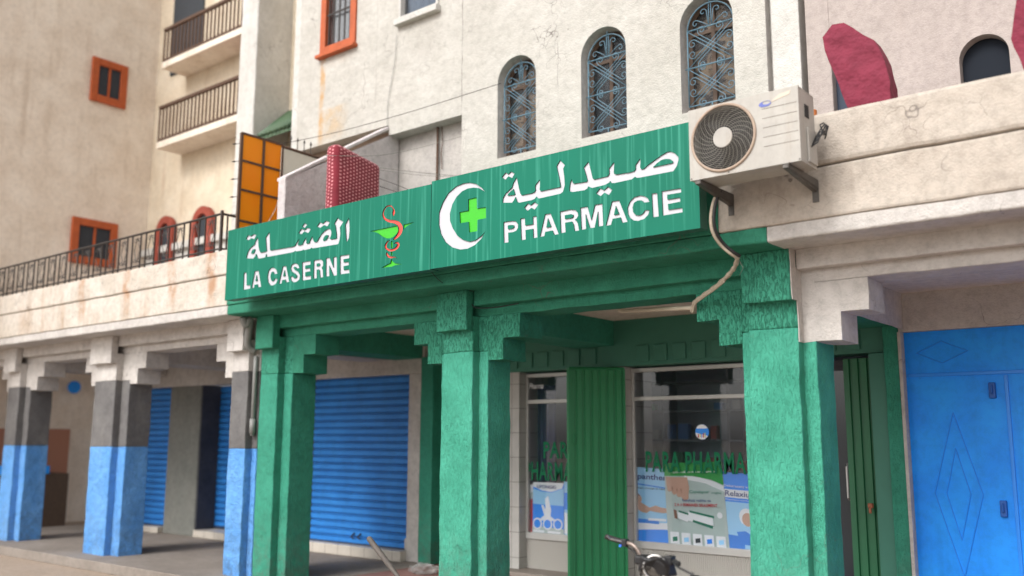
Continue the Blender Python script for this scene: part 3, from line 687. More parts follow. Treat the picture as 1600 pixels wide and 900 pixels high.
# folding green steel leaf
def corrugated(path0, path1, z0, z1, n, depth=0.018):
    b = MB(); A = Vector((*path0, 0)); B = Vector((*path1, 0)); d = (B-A); nrm = Vector((d.y, -d.x, 0)).normalized()
    prof = []
    for i in range(n):
        t0 = i/n
        for f_, s in ((0.0, 0), (0.62, 0), (0.70, 1), (0.92, 1)):
            prof.append(A + d*(t0+f_/n) - nrm*depth*s)
    prof.append(B)
    for i in range(len(prof)-1):
        p, q = prof[i], prof[i+1]
        b.face([(p.x, p.y, z0), (q.x, q.y, z0), (q.x, q.y, z1), (p.x, p.y, z1)])
        p2, q2 = p-nrm*0.02, q-nrm*0.02
        b.face([(q2.x, q2.y, z0), (p2.x, p2.y, z0), (p2.x, p2.y, z1), (q2.x, q2.y, z1)])
    return b
la = Yp(890, 700, 8.72); lb_ = Yp(977, 700, 9.17)
b = corrugated((la.x, la.y), (lb_.x, lb_.y), 0.18, 2.53, 7, 0.014)
leaf = b.build('steel_shutter_leaf', M['green_metal'], PH, recalc=False)
b = MB(); d = (Vector((lb_.x, lb_.y, 0))-Vector((la.x, la.y, 0)))
for z in (0.17, 2.52): b.tube([(la.x, la.y, z), (lb_.x, lb_.y, z)], 0.016, 4)
b.tube([(la.x, la.y+0.005, 0.17), (la.x, la.y+0.005, 2.52)], 0.02, 4); b.tube([(lb_.x, lb_.y-0.005, 0.17), (lb_.x, lb_.y-0.005, 2.52)], 0.016, 4)
b.box(la.x-0.05, la.x-0.02, la.y+0.02, la.y+0.12, 0.17, 2.52)
b.build('leaf_frame', M['green_metal'], leaf)
h = la.lerp(lb_, 0.12); b = MB(); b.tube([(h.x, h.y-0.02, 1.78), (h.x+0.015, h.y-0.06, 1.76), (h.x+0.015, h.y-0.06, 1.68), (h.x, h.y-0.02, 1.66)], 0.008, 6); b.build('handle', M['green_metal'], leaf)
# right doorway: dark glazed door, corrugated leaf, pilaster
ra = Yp(1324, 700, 9.12); rb = Yp(1366, 700, 9.12); rc = Yp(1392, 700, 9.12)
b = corrugated((ra.x, 9.12), (rb.x, 9.12), 0.18, 2.5, 3, 0.022)
leaf2 = b.build('steel_shutter_leaf', simple('darker_green_metal', (0.012,0.125,0.05), 0.5, var=0.3, scale=3), PH, recalc=False)  # darker copy of the green used on the other leaf
bx(leaf2, 'leaf_flange', M['green_panel'], rb.x, rc.x, 9.10, 9.14, 0.18, 2.54, 0.004)
q = Yp(1361, 790, 9.09); b = MB(); b.box(q.x-0.022, q.x+0.022, 9.06, 9.10, q.z-0.022, q.z+0.022); b.box(q.x-0.012, q.x+0.012, 9.05, 9.07, q.z-0.07, q.z-0.02); b.build('padlock', simple('rusty_padlock', (0.30,0.10,0.05), 0.7, var=0.4, scale=40), leaf2, bevel=0.006)
b = MB(); b.box(-3.62, ra.x, 9.30, 9.34, 0.18, 2.5); dd = b.build('glazed_door', M['dark_grey'], PH)
b = MB(); b.box(-3.52, -3.42, 9.285, 9.302, 0.4, 2.4); b.box(-3.36, ra.x-0.05, 9.285, 9.302, 0.4, 2.4); b.build('pane', simple('dark_door_glass', (0.02,0.03,0.04), 0.12), dd)
q = Yp(1325, 745, 9.27); b = MB(); b.tube([(q.x, 9.29, q.z+0.12), (q.x, 9.25, q.z+0.1), (q.x, 9.25, q.z-0.2), (q.x, 9.29, q.z-0.22)], 0.012, 6); b.build('handle', M['alu'], dd)
bx(PH, 'pilaster', M['green_side'], rc.x, -2.66, 9.06, 9.4, ZF, 2.79, 0.01)

# ================================================================== LEFT BUILDING (white, grey and blue arcade)
LB = thing('arcade_building', 'beige and white house over the white, grey and light blue arcade with iron balcony railing', 'building', (-13, 8.0, 0))
bands = [(0.0, 1.60, 'blue_pl'), (1.60, 2.52, 'grey_pl'), (2.52, 2.903, 'white_pl')]
column(LB, -9.862, -9.54, -9.96, XL-0.012, bands, 'white_pl', sides='L')
column(LB, -13.2, -12.62, -13.3, -12.42, bands, 'white_pl')
column(LB, -16.0, -15.6, -16.1, -15.42, bands, 'white_pl')
bx(LB, 'lintel', M['white_pl'], -17.6, XL-0.01, YC+0.002, YB, 2.903, 3.40, 0.01)
b = MB()
for x0, x1 in ((-12.617, -9.865), (-15.597, -13.203), (-17.6, -16.003)): b.box(x0, x1, YP, YC+0.002, 3.0, 3.16)
b.build('beam_band', M['white_pl'], LB, bevel=0.012, wob=0.0075)
b = MB(); b.prism([(-17.6, YCOR, 3.262), (-17.6, YCOR, 3.16), (-17.6, YCOR+0.012, 3.148), (-17.6, YC+0.01, 3.148), (-17.6, YC+0.01, 3.262)], (17.6+XL-0.005, 0, 0)); b.build('cornice', M['white_pl'], LB, bevel=0.01, segs=3, wob=0.0075)
bx(LB, 'balcony_slab', M['stained'], -17.6, XL-0.004, YF, 8.9, 3.264, 3.625, 0.012)
bx(LB, 'parapet', M['stained'], -17.6, XL-0.004, YF-0.02, YF+0.3, 3.63, 3.93, 0.02)
for x0, x1 in ((-9.95, XL-0.02), (-13.05, -12.45), (-15.65, -15.05)):
    b = MB(); b.box(x0, x1, YB-0.003, 9.04, 2.79, 3.10); b.build('crossbeam', M['white_pl'], LB, bevel=0.008)
bx(LB, 'ceiling', M['ceiling'], -17.6, XL-0.01, YB-0.05, 9.6, 3.08, 3.2)
# shop walls at the back of the arcade
WY = 9.05
s1 = (Yp(494, 593, 9.12).x, Yp(645, 587, 9.12).x, 0.28, 2.59)
jx = Yp(661, 700, WY).x
def shutter(parent, x0, x1, z0, z1, y, mat):
    b = MB(); n = 23; h = (z1-z0)/n
    for i in range(n):
        z = z0+i*h
        prof = [(0, 0), (0.04, -0.007), (0.64, -0.007), (0.70, 0.016), (0.735, 0.016), (0.76, -0.002), (0.86, -0.002), (0.885, 0.016), (0.94, 0.016), (1.0, 0)]
        for k in range(len(prof)-1):
            (a_, da), (c_, dc) = prof[k], prof[k+1]
            b.face([(x0, y+da, z+h*a_), (x1, y+da, z+h*a_), (x1, y+dc, z+h*c_), (x0, y+dc, z+h*c_)], 1 if k in (3, 7) else 0)
    o = b.build('roller_shutter', [mat, M['dark_line']], parent, recalc=False)
    bx(o, 'bottom_bar', M['dark_line'], x0, x1, y-0.02, y+0.02, z0-0.03, z0+0.008)
    return o
so_ = shutter(LB, s1[0], s1[1], s1[2], s1[3], 9.12, M['blue_shut'])
q = Yp(556, 838, 9.08)
for dx in (-0.06, 0.07): b = MB(); b.tube([(q.x+dx, 9.11, q.z+0.04), (q.x+dx-0.03, 9.07, q.z-0.01), (q.x+dx+0.02, 9.07, q.z-0.03)], 0.012, 5); b.build('lock_hook', M['iron'], so_)
b = MB(); b.box(s1[0]-0.1, jx, WY, WY+0.3, s1[3], 3.09); b.box(s1[1], jx, WY, WY+0.3, ZF, s1[3]); b.box(s1[1]-0.03, s1[1]+0.003, WY-0.002, WY+0.06, 0.28, 0.42); b.build('shop_wall', M['white_pl'], LB, bevel=0.012)
b = MB(); b.box(s1[0]-0.1, s1[1]+0.0, WY-0.10, WY+0.1, ZF, 0.265); b.build('shop_step', M['step_tile'], LB, bevel=0.008)
bx(LB, 'shop_wall', M['pier_grey'], -12.3, s1[0]-0.1, WY, WY+0.3, ZF, 2.6)
# grey pier, recessed shutter and far shutter
px0, px1 = Yp(262, 700, WY).x, Yp(310, 700, WY).x
bx(LB, 'shop_pier', M['pier_grey'], px0, px1, WY, WY+0.6, ZF, 2.6, 0.01)
bx(LB, 'shop_pier', M['dark_grey'], px1+0.001, px1+0.02, WY+0.02, WY+0.6, ZF, 2.6)
bx(LB, 'shop_wall', M['white_pl'], -17.6, s1[0]-0.1, WY-0.005, WY+0.3, 2.6, 3.09)
shutter(LB, px1+0.02, -12.3, 0.28, 2.6, 9.42, M['blue_shut'])
shutter(LB, -15.95, px0, 0.25, 2.6, 9.12, M['blue_shut'])
bx(LB, 'shop_step', M['step_tile'], px1+0.05, -12.3, WY-0.05, WY+0.4, ZF, 0.24, 0.01)
bx(LB, 'shop_step', M['step_tile'], -15.95, px0, WY-0.10, WY+0.1, ZF, 0.23, 0.01)
# upper storeys
YL = 9.02
xi = Yp(240, 200, YL).x                                         # inner corner
x395, x370 = Yp(397, 150, YW).x, Yp(371, 150, YW).x
bx(LB, 'upper_wall', M['tan_wall'], x395-0.3, -10.33, 8.62, 8.8, 3.575, 11, 0)
bx(LB, 'wall_return', M['white_wall'], -10.45, -10.332, YW, 8.7, 3.6, 11)
bx(LB, 'pilaster', M['white_wall'], x370, x395, YW, 8.9, 3.575, 11, 0.02)
bx(LB, 'upper_wall', M['tan_wall'], xi-0.2, x370, YL, YL+0.2, 3.575, 11.5)
# red framed arched windows behind the railing
for u0, u1, v0, v1 in ((249, 275, 350, 402), (305, 336, 335, 392)):
    a0 = Yp(u0, v1, YL); a1 = Yp(u1, v1, YL); t = Yp((u0+u1)/2, v0, YL)
    x0, x1, z0, z1 = a0.x, a1.x, 3.9, t.z+0.12
    f = curve_fill('arched_window', [arch_loop(x0, x1, z0, z1), arch_loop(x0+0.13, x1-0.13, z0+0.06, z1-0.13)], YL-0.11, 0.088, [M['red_frame']], LB)
    curve_fill('pane', [arch_loop(x0+0.1, x1-0.1, z0+0.03, z1-0.1)], YL-0.045, 0.02, [M['win_dark']], f)
bx(LB, 'string_course', M['white_wall'], xi, x370, YL-0.10, YL-0.02, 5.02, 5.14)
bx(LB, 'white_dado', M['white_wall'], xi+0.02, x370, YL-0.02, YL+0.01, 3.64, 5.02)
# balcony on the second floor
def balcony(x0, x1, z0, z1, depth, y):
    s = bx(LB, 'balcony', M['far_wall'], x0, x1, y-depth, y, z0-0.12, z0, 0.01)
    b = MB(); n = int((x1-x0)/0.11)
    for i in range(n+1): x = x0+(x1-x0)*i/n; b.box(x-0.012, x+0.012, y-depth+0.02, y-depth+0.045, z0, z1)
    for i in range(int(depth/0.11)): yy = y-depth+0.03+i*0.11; b.box(x1-0.03, x1-0.005, yy, yy+0.024, z0, z1)
    b.box(x0, x1, y-depth+0.0, y-depth+0.06, z1, z1+0.05); b.box(x1-0.05, x1, y-depth, y, z1, z1+0.05); b.box(x0, x1, y-depth+0.015, y-depth+0.05, z0+0.03, z0+0.06)
    b.build('railing', M['rust'], s)
b0 = Yp(370, 178, YL-0.5)
xbl = Yp(246, 200, YL-0.5).x
balcony(xbl, x370-0.05, b0.z, b0.z+0.62, 0.5, YL)
b1 = Yp(370, 45, YL-0.5)
balcony(xbl, x370-0.05, b1.z, b1.z+0.6, 0.5, YL)
q = MB(); q.box(x370-1.25, x370-0.5, YL-0.03, YL, b0.z+0.02, b0.z+1.6); q.build('door', M['red_frame'], LB)
q = MB(); q.box(xi+0.5, xi+1.5, YL-0.03, YL, b1.z+0.02, b1.z+1.6); q.build('door', M['win_dark'], LB)
# green tiled canopy
t0 = Yp(466, 172, 8.6); t1 = Yp(466, 197, 8.12); l0 = Yp(398, 222, 8.12)
b = MB(); b.prism([(x395, 8.62, t0.z), (x395, 8.08, t1.z), (x395, 8.08, t1.z-0.05), (x395, 8.62, t0.z-0.06)], (-10.46-x395, 0, 0))
can = b.build('tiled_canopy', M['rooftile'], LB)
b = MB(); n = 9
for i in range(n): x = x395+0.05+(-10.5-x395)*i/n; b.tube([(x, 8.60, t0.z+0.01), (x, 8.06, t1.z+0.01)], 0.035, 8)
b.build('roof_tiles', M['rooftile'], can, smooth=True)

# end building facing right
EB = thing('end_building', 'tall beige house end with orange framed windows at the far left', 'building', (xi, 8, 0))
def Ewall(u, v): return Xp(u, v, xi)
lo = [(6.3, 3.6), (YL, 3.6), (YL, 12), (5.2, 12), (5.2, 3.6)]
b = MB(); b.box(xi-6, xi, 3.8, YL, 3.94, 12.5); b.build('wall', M['far_wall'], EB)
for (u0, v0, u1, v1) in ((144, 88, 194, 172), (112, 338, 178, 420)):
    a0 = Ewall(u0, v0); a1 = Ewall(u1, v1); y0, y1, z0, z1 = a0.y, a1.y, a1.z, a0.z
    f = MB(); t = 0.13
    f.box(xi, xi+0.06, y0, y0+t, z0, z1); f.box(xi, xi+0.06, y1-t, y1, z0, z1); f.box(xi, xi+0.06, y0+t, y1-t, z1-t, z1); f.box(xi, xi+0.08, y0+t, y1-t, z0, z0+t)
    fo = f.build('window', M['orange_frame'], EB, bevel=0.01)
    p = MB(); p.box(xi, xi+0.02, y0+t, y1-t, z0+t, z1-t); p.build('pane', M['win_dark'], fo)
    p = MB(); p.box(xi+0.02, xi+0.04, (y0+y1)/2-0.02, (y0+y1)/2+0.02, z0+t, z1-t); p.build('mullion', M['orange_frame'], fo)
# far end of the arcade: closing wall, stall
bx(EB, 'ground_floor_wall', M['far_wall'], -20.0, -19.7, 3.9, 12, 0.0, 3.26)
bx(EB, 'overhang', M['far_wall'], -22, -17.61, 3.9, 12, 3.262, 3.938)
st = thing('market_stall', 'low brown stall with a blue top inside the far arch', 'stall', (-18.6, 8.3, 0))
bx(st, 'counter', M['wood'], -19.0, -18.2, 7.6, 9.0, 0, 1.05, 0.01); bx(st, 'back_panel', simple('terracotta_board', (0.36,0.16,0.10), 0.8), -19.2, -19.1, 7.4, 9.4, 0, 1.9)
bx(st, 'cloth', M['blue_door'], -19.05, -18.15, 7.7, 8.6, 1.05, 1.2, 0.01)
q = Xp(115, 605, -19.5)
b = MB(); b.cyl((-19.5, q.y, q.z), (1, 0, 0), 0.13, 0.05, 20); tag(b.build('round_sign', M['blue_door']), 'small blue disc sign on the wall inside the far arch', 'sign')

# railing of the left balcony
RL_ = thing('iron_railing', 'black wrought iron railing with scrolls along the left balcony', 'railing', (-12.5, 6.42, 3.93))
b = MB(); zr0, zr1 = 3.98, 4.41
b.tube([(-16.42, 6.42, zr1), (-9.68, 6.42, zr1)], 0.016, 4); b.tube([(-16.42, 6.42, zr0), (-9.68, 6.42, zr0)], 0.012, 4); b.tube([(-9.68, 6.42, zr1), (-9.68, 7.2, zr1)], 0.016, 4); b.tube([(-9.68, 6.42, zr0), (-9.68, 7.2, zr0)], 0.012, 4)
b.build('rail', M['iron'], RL_)
x = -9.68; i = 0
while x > -16.2:
    b = MB(); b.box(x-0.006, x+0.006, 6.411, 6.429, 3.92, zr1); b.build('baluster', M['iron'], RL_); x -= 0.21 if i % 2 else 0.13; i += 1
b = MB(); b.box(-9.695, -9.665, 6.405, 6.435, 3.92, zr1+0.04); b.build('post', M['iron'], RL_)
b = MB(); x = -9.79; i = 0
while x > -16.0:
    cx = x-0.105
    for sg in (1, -1):
        for zc, s2 in ((zr1-0.07, -1), (zr0+0.07, 1)):
            b.tube([(p[0], 6.42, p[1]) for p in spiral(cx+sg*0.05, zc, 0.038, 1.0, math.pi/2*(1-sg)+0.3, sg*s2)], 0.005, 4)
        b.tube([(cx+sg*0.0, 6.42, zr0+0.04), (cx+sg*0.07, 6.42, (zr0+zr1)/2), (cx+sg*0.0, 6.42, zr1-0.04)], 0.005, 4)
    x -= 0.34
b.build('scrollwork', M['iron'], RL_)
for yy in (6.5, 6.7, 6.9, 7.1):
    b = MB(); b.box(-9.688, -9.672, yy-0.008, yy+0.008, zr0, zr1); b.build('baluster', M['iron'], RL_)

# ================================================================== RIGHT BUILDING
RB = thing('white_arcade_building', 'pinkish house on the right, pale parapet over the white stepped corbel and blue metal door', 'building', (0, 8, 0))
X1 = 5.0
k = MB(); k.prism([(-2.613+x-0.002, YC-0.001, z) for x, z in [(0, 2.45), (0.2, 2.45), (0.2, 2.665), (0.405, 2.665), (0.405, 2.903), (0, 2.903)]], (0, YB-YC, 0))
k.build('stepped_corbel', M['white_pl'], RB, bevel=0.008, wob=0.0075)
b = MB(); b.box(-2.742, XR+0.145, YC-0.002, YB-0.01, 2.45, 3.16); b.box(-2.7145, -2.708, YP+0.003, YC, 2.45, 3.02); b.box(-2.711, -2.7045, YK+0.003, YP, 2.765, 3.148); b.build('painted_edge', M['white_pl'], RB, wob=0.0075)
bx(RB, 'lintel', M['white_pl'], -2.74, X1, YC, YB, 2.904, 3.40, 0.01)
bx(RB, 'beam_band', M['white_pl'], -2.705, X1, YP, YC+0.002, 3.0, 3.16, 0.012)
b = MB(); b.prism([(XR+0.002, YCOR, 3.262), (XR+0.002, YCOR, 3.16), (XR+0.002, YCOR+0.012, 3.148), (XR+0.002, YC+0.01, 3.148), (XR+0.002, YC+0.01, 3.262)], (X1-XR, 0, 0)); b.build('cornice', M['white_pl'], RB, bevel=0.01, segs=3, wob=0.0075)
bx(RB, 'balcony_slab', M['fascia_r'], -3.128, X1, YF, 8.0, 3.264, 3.643, 0.02)
bx(RB, 'parapet', M['fascia_r'], -3.128, X1, YF-0.015, YF+0.22, 3.65, 4.025, 0.03)
bx(RB, 'crossbeam', M['white_pl'], -2.614, -2.605, YB-0.003, 9.07, 2.745, 3.10)
bx(RB, 'ceiling', M['ceiling'], -2.6, X1, YB-0.05, 9.6, 3.08, 3.2)
bx(RB, 'shop_wall', M['white_pl'], -2.655, X1, 9.08, 9.4, 2.72, 3.09)
bx(RB, 'door_jamb', M['white_pl'], -2.658, -2.628, 9.05, 9.3, ZF, 2.72)
dr = MB(); dr.box(-2.626, X1, 9.14, 9.18, ZF, 2.718)
door = dr.build('metal_door', M['blue_door'], RB)
b = MB(); z = 2.32
b.box(-2.62, X1, 9.125, 9.139, 2.30, 2.33); b.box(-1.80, -1.77, 9.125, 9.139, 0.2, 2.29)
def diamond(cx, cz, w_, h_):
    P_ = [(cx-w_, cz), (cx, cz+h_), (cx+w_, cz), (cx, cz-h_)]
    for i in range(4):
        p, q = P_[i], P_[(i+1) % 4]; b.tube([(p[0], 9.136, p[1]), (q[0], 9.139, q[1])], 0.006, 4)
diamond(-2.24, 1.25, 0.2, 0.72); diamond(-2.24, 1.25, 0.1, 0.4); diamond(-2.3, 2.52, 0.22, 0.1)
diamond(-1.25, 1.25, 0.2, 0.72); diamond(-1.3, 2.52, 0.22, 0.1)
b.build('raised_trim', simple('blue_trim_paint', (0.014,0.25,0.88), 0.4), door, bevel=0.003)
lk = simple('navy_lock_paint', (0.012,0.10,0.40), 0.5)
for u, v in ((1550, 610), (1568, 795)):
    b = MB(); q = Yp(u, v, 9.12); b.box(q.x-0.025, q.x+0.03, 9.10, 9.139, q.z-0.07, q.z+0.07); b.box(q.x-0.005, q.x+0.012, 9.07, 9.10, q.z-0.03, q.z+0.05); b.build('lock', lk, door, bevel=0.01)
# upper wall right
aw = [Yp(1498, 100, YW).x, Yp(1577, 90, YW).x, 3.9, Yp(1537, 52, YW).z]
dx0, dx1 = Yp(1300, 120, YW+0.02).x, Yp(1322, 120, YW+0.02).x
curve_fill('upper_wall', [[(dx1, 3.6), (dx1, 10.5), (X1, 10.5), (X1, 3.6)], arch_loop(*aw)], YW+0.02, 0.2, [M['pink_wall']], RB)
bx(RB, 'wall_strip', M['pink_wall'], -2.99, dx0, YW+0.02, YW+0.22, 3.6, 10.5, 0.01)
bx(RB, 'wall_gap', M['brown_recess_shade'], -3.06, -2.98, YW+0.25, YW+0.4, 3.6, 10.5)
bx(RB, 'upper_wall', M['pink_wall'], dx0, dx1, YW+0.02, YW+0.22, 5.15, 10.5)
bx(RB, 'door', simple('dark_blue_door', (0.015,0.03,0.06), 0.6), dx0, dx1, YW+0.12, YW+0.15, 3.6, 5.15)
curve_fill('arched_window', [arch_loop(aw[0]+0.003, aw[1]-0.003, aw[2], aw[3]-0.003)], YW+0.12, 0.02, [simple('slate_glass', (0.018,0.022,0.03), 0.8, spec=0.1)], RB)

# ================================================================== SIGNS
SYF = 6.08
def tr(org, sc, pts, y=SYF): 
    out = []
    for x, y_ in pts:
        p = Yp(org[0]+x/sc, org[1]+y_/sc, y); out.append((p.x, p.z))
    return out
def smooth_loop(P_, n=3):
    """Catmull-Rom through the corner-free traces"""
    out = []; k = len(P_)
    for i in range(k):
        p0, p1, p2, p3 = P_[i-1], P_[i], P_[(i+1) % k], P_[(i+2) % k]
        for j in range(n):
            t = j/n
            out.append(tuple(0.5*((2*p1[a])+(-p0[a]+p2[a])*t+(2*p0[a]-5*p1[a]+4*p2[a]-p3[a])*t*t+(-p0[a]+3*p1[a]-3*p2[a]+p3[a])*t**3) for a in (0, 1)))
    return out
A1 = ((780, 220), 7.5); A2 = ((920, 210), 7.5); A3 = ((375, 360), 15.0); A4 = ((455, 330), 12.857); PL = ((775, 280), 5.3333); LC = ((370, 320), 6.0); BS = ((570, 310), 7.5); CR = ((680, 270), 6.92)
def lp(o, pts): return tr(o[0], o[1], pts)
ph_text = [
 lp(PL, [(62,357),(135,347),(165,350),(183,375),(183,405),(168,430),(140,441),(101,446),(103,525),(65,532)]),
 lp(PL, [(203,328),(240,323),(243,385),(308,375),(305,312),(338,306),(345,485),(310,492),(308,413),(245,423),(248,502),(210,508)]),
 lp(PL, [(408,292),(455,285),(522,457),(484,464),(470,427),(410,438),(402,475),(364,480)]),
 lp(PL, [(533,270),(620,252),(660,256),(682,280),(684,305),(670,328),(655,337),(672,348),(682,372),(692,427),(655,433),(645,375),(632,352),(575,362),(580,442),(540,450)]),
 lp(PL, [(702,238),(762,226),(793,340),(823,213),(885,203),(893,388),(852,394),(848,270),(822,402),(783,408),(745,290),(750,415),(711,422)]),
 lp(PL, [(965,185),(1025,176),(1096,355),(1052,363),(1037,318),(972,329),(958,380),(914,388)]),
 lp(PL, [(1278,188),(1265,160),(1240,142),(1200,135),(1150,150),(1115,185),(1095,235),(1098,285),(1115,322),(1145,343),(1185,347),(1235,330),(1268,295),(1280,258),(1240,258),(1225,285),(1195,302),(1165,300),(1143,275),(1137,235),(1150,195),(1178,178),(1210,175),(1235,195)]),
 lp(PL, [(1297,120),(1342,113),(1356,310),(1307,318)]),
 lp(PL, [(1380,100),(1540,75),(1543,110),(1425,130),(1428,170),(1533,152),(1535,187),(1432,207),(1435,255),(1552,238),(1555,275),(1390,303)])]
ph_holes = [lp(PL, [(98,385),(130,380),(145,383),(150,393),(146,405),(132,412),(99,417)]), lp(PL, [(431,326),(419,403),(459,396)]),
 lp(PL, [(572,300),(625,290),(643,296),(645,310),(630,323),(574,332)]), lp(PL, [(997,222),(982,298),(1025,290)])]
ar = [lp(A1, [(37,725),(45,665),(75,615),(150,545),(162,495),(200,430),(208,440),(228,545),(245,615),(262,638),(380,615),(412,600),(425,575),(420,535),(428,510),(475,452),(478,470),(473,575),(487,590),(720,540),(705,450),(672,300),(680,280),(715,222),(725,240),(770,285),(748,325),(762,420),(768,520),(745,600),(715,620),(470,675),(445,668),(435,653),(415,680),(380,695),(235,725),(210,715),(190,658),(170,700),(150,725)]),
 lp(A1, [(30,425),(75,370),(105,392),(138,358),(180,385),(150,438),(108,415),(70,458)]),
 lp(A1, [(292,785),(335,732),(368,755),(412,718),(458,748),(415,808),(375,785),(332,822)]),
 lp(A1, [(822,560),(830,490),(850,450),(862,495),(880,502),(1020,480),(1033,470),(1025,430),(1000,345),(988,315),(1042,245)]) +
 lp(A2, [(2,340),(45,515),(60,528),(220,490),(240,460),(235,400),(292,325),(298,335),(292,440),(297,462),(320,470),(480,445),(530,430),(548,405),(545,360),(597,285),(605,300),(600,385),(612,408),(640,405),(690,360),(840,250),(915,205),(955,200),(1000,215),(1045,260),(1052,290),(1030,370),(990,430),(600,505),(560,508),(540,495),(505,525),(300,570),(262,570),(248,545),(235,565),(190,590),(40,627),(15,618)]) +
 lp(A1, [(1042,533),(1030,560),(1000,578),(860,600),(825,590)]),
 lp(A2, [(85,690),(130,630),(175,655),(222,612),(275,650),(235,710),(182,682),(137,725)])]
ar_holes = [lp(A1, [(95,635),(115,610),(165,565),(185,625),(170,635),(100,643)]), lp(A2, [(750,385),(800,335),(850,300),(900,285),(950,288),(980,310),(988,330),(960,340)])]
crescent = [lp(CR, [(540,207),(500,160),(440,120),(370,105),(300,115),(220,150),(140,220),(80,320),(40,430),(38,560),(60,660),(110,750),(180,805),(270,830),(350,820),(430,780),(500,710),(545,630),(500,680),(430,730),(370,745),(300,725),(240,680),(190,600),(160,520),(158,440),(185,340),(230,260),(290,200),(350,170),(410,160),(470,165)])]
cross = [lp(CR, [(357,285),(447,265),(453,385),(548,370),(550,490),(457,508),(455,632),(367,645),(360,530),(268,545),(262,425),(357,408)])]
lc_text = [
 lp(LC, [(66,637),(90,633),(92,755),(125,750),(126,785),(60,797)]), lp(LC, [(168,622),(203,616),(228,768),(198,774),(193,745),(165,750),(160,778),(136,783)]),
 lp(LC, [(380,645),(370,608),(345,588),(318,592),(295,620),(287,670),(292,725),(312,755),(340,755),(370,735),(382,695),(355,690),(345,712),(330,718),(318,700),(315,665),(322,635),(338,625),(352,650)]),
 lp(LC, [(430,577),(462,572),(490,722),(460,728),(454,700),(425,706),(418,738),(393,742)]),
 lp(LC, [(585,592),(575,560),(545,547),(515,560),(503,595),(512,625),(545,645),(563,665),(560,682),(545,690),(530,685),(527,668),(501,675),(508,710),(530,727),(560,722),(585,700),(591,660),(575,628),(540,608),(530,590),(540,580),(553,583),(558,597)]),
 lp(LC, [(612,538),(690,525),(690,560),(640,570),(640,600),(687,592),(688,622),(640,632),(641,672),(694,663),(695,698),(613,710)]),
 lp(LC, [(722,520),(785,510),(808,530),(808,570),(795,592),(805,610),(808,678),(779,683),(775,618),(765,605),(748,608),(748,688),(718,692)]),
 lp(LC, [(835,500),(868,495),(905,590),(905,490),(937,485),(937,660),(905,665),(866,570),(866,668),(834,673)]),
 lp(LC, [(967,478),(1053,465),(1054,500),(1000,510),(1000,540),(1048,533),(1049,565),(1000,575),(1002,612),(1053,605),(1055,640),(967,652)])]
lc_holes = [lp(LC, [(184,660),(173,716),(192,712)]), lp(LC, [(445,612),(433,671),(454,666)]), lp(LC, [(748,550),(770,547),(778,558),(775,572),(749,578)])]
ar2 = [lp(A3, [(148,655),(160,580),(185,500),(230,420),(350,320),(345,290),(410,160),(418,190),(430,350),(450,470),(480,522),(600,495),(625,480),(615,400),(600,170),(610,150),(690,30),(693,60),(700,450),(715,468),(1240,381)]) +
 lp(A4, [(75,692),(100,640),(165,545),(150,600),(130,665),(140,690),(225,670),(240,620),(305,515),(300,600),(300,640),(315,655),(365,640),(370,600),(430,490),(435,560),(450,605),(480,625),(520,612),(545,560),(590,480),(660,400),(720,360),(770,350),(800,390),(805,440),(795,500),(770,540),(790,565),(880,555),(912,540),(905,450),(885,280),(865,260),(870,235),(935,125),(960,165),(1045,210),(975,325),(985,450),(970,580),(945,655),(920,665),(412,750),(400,730),(385,752),(250,785),(235,770),(220,788),(90,810),(75,795),(60,814)]) +
 lp(A3, [(1200,518),(620,625),(612,548),(590,625),(560,640),(430,662),(400,630),(375,548),(345,610),(310,658)]),
 lp(A4, [(1085,265),(1158,125),(1168,250),(1170,400),(1155,540),(1120,618),(1105,600),(1095,450)]),
 lp(A3, [(138,200),(190,110),(250,140),(320,85),(380,110),(330,208),(260,180),(200,232)]),
 lp(A4, [(515,305),(575,220),(630,250),(700,190),(775,225),(725,305),(660,280),(580,335)]),
 lp(A4, [(218,300),(270,240),(320,275),(262,343)]), lp(A4, [(145,435),(205,350),(258,380),(320,332),(390,360),(340,440),(265,405),(205,465)])]
ar2_holes = [lp(A3, [(258,545),(275,480),(300,445),(345,435),(350,470),(325,530),(300,545)]), lp(A4, [(638,580),(650,530),(690,480),(740,480),(738,520),(700,575),(655,600)])]
cup = [lp(BS, [(60,385),(376,319),(386,345),(392,380),(368,420),(330,452),(300,468),(250,468),(200,445),(150,405),(100,390)]), lp(BS, [(456,306),(585,275),(500,320),(460,355),(450,370)]),
 lp(BS, [(303,500),(325,500),(325,580),(306,584)]), lp(BS, [(305,628),(322,624),(322,668),(305,672)]), lp(BS, [(310,708),(325,735),(355,760),(445,770),(350,785),(315,800),(190,815),(260,775),(300,755)])]
def stroke(pts):
    L_, Rr = [], []
    for i, (x, y, w_) in enumerate(pts):
        a_ = pts[max(i-1, 0)]; c = pts[min(i+1, len(pts)-1)]; dx, dy = c[0]-a_[0], c[1]-a_[1]; l = math.hypot(dx, dy) or 1
        L_.append((x-dy/l*w_/2, y+dx/l*w_/2)); Rr.append((x+dy/l*w_/2, y-dx/l*w_/2))
    return L_+Rr[::-1]
def dens(pts, n=3):
    out = []
    for i in range(len(pts)-1):
        p0 = pts[max(i-1, 0)]; p1 = pts[i]; p2 = pts[i+1]; p3 = pts[min(i+2, len(pts)-1)]
        for j in range(n):
            t = j/n; out.append(tuple(0.5*((2*p1[a])+(-p0[a]+p2[a])*t+(2*p0[a]-5*p1[a]+4*p2[a]-p3[a])*t*t+(-p0[a]+3*p1[a]-3*p2[a]+p3[a])*t**3) for a in range(3)))
    out.append(pts[-1]); return out
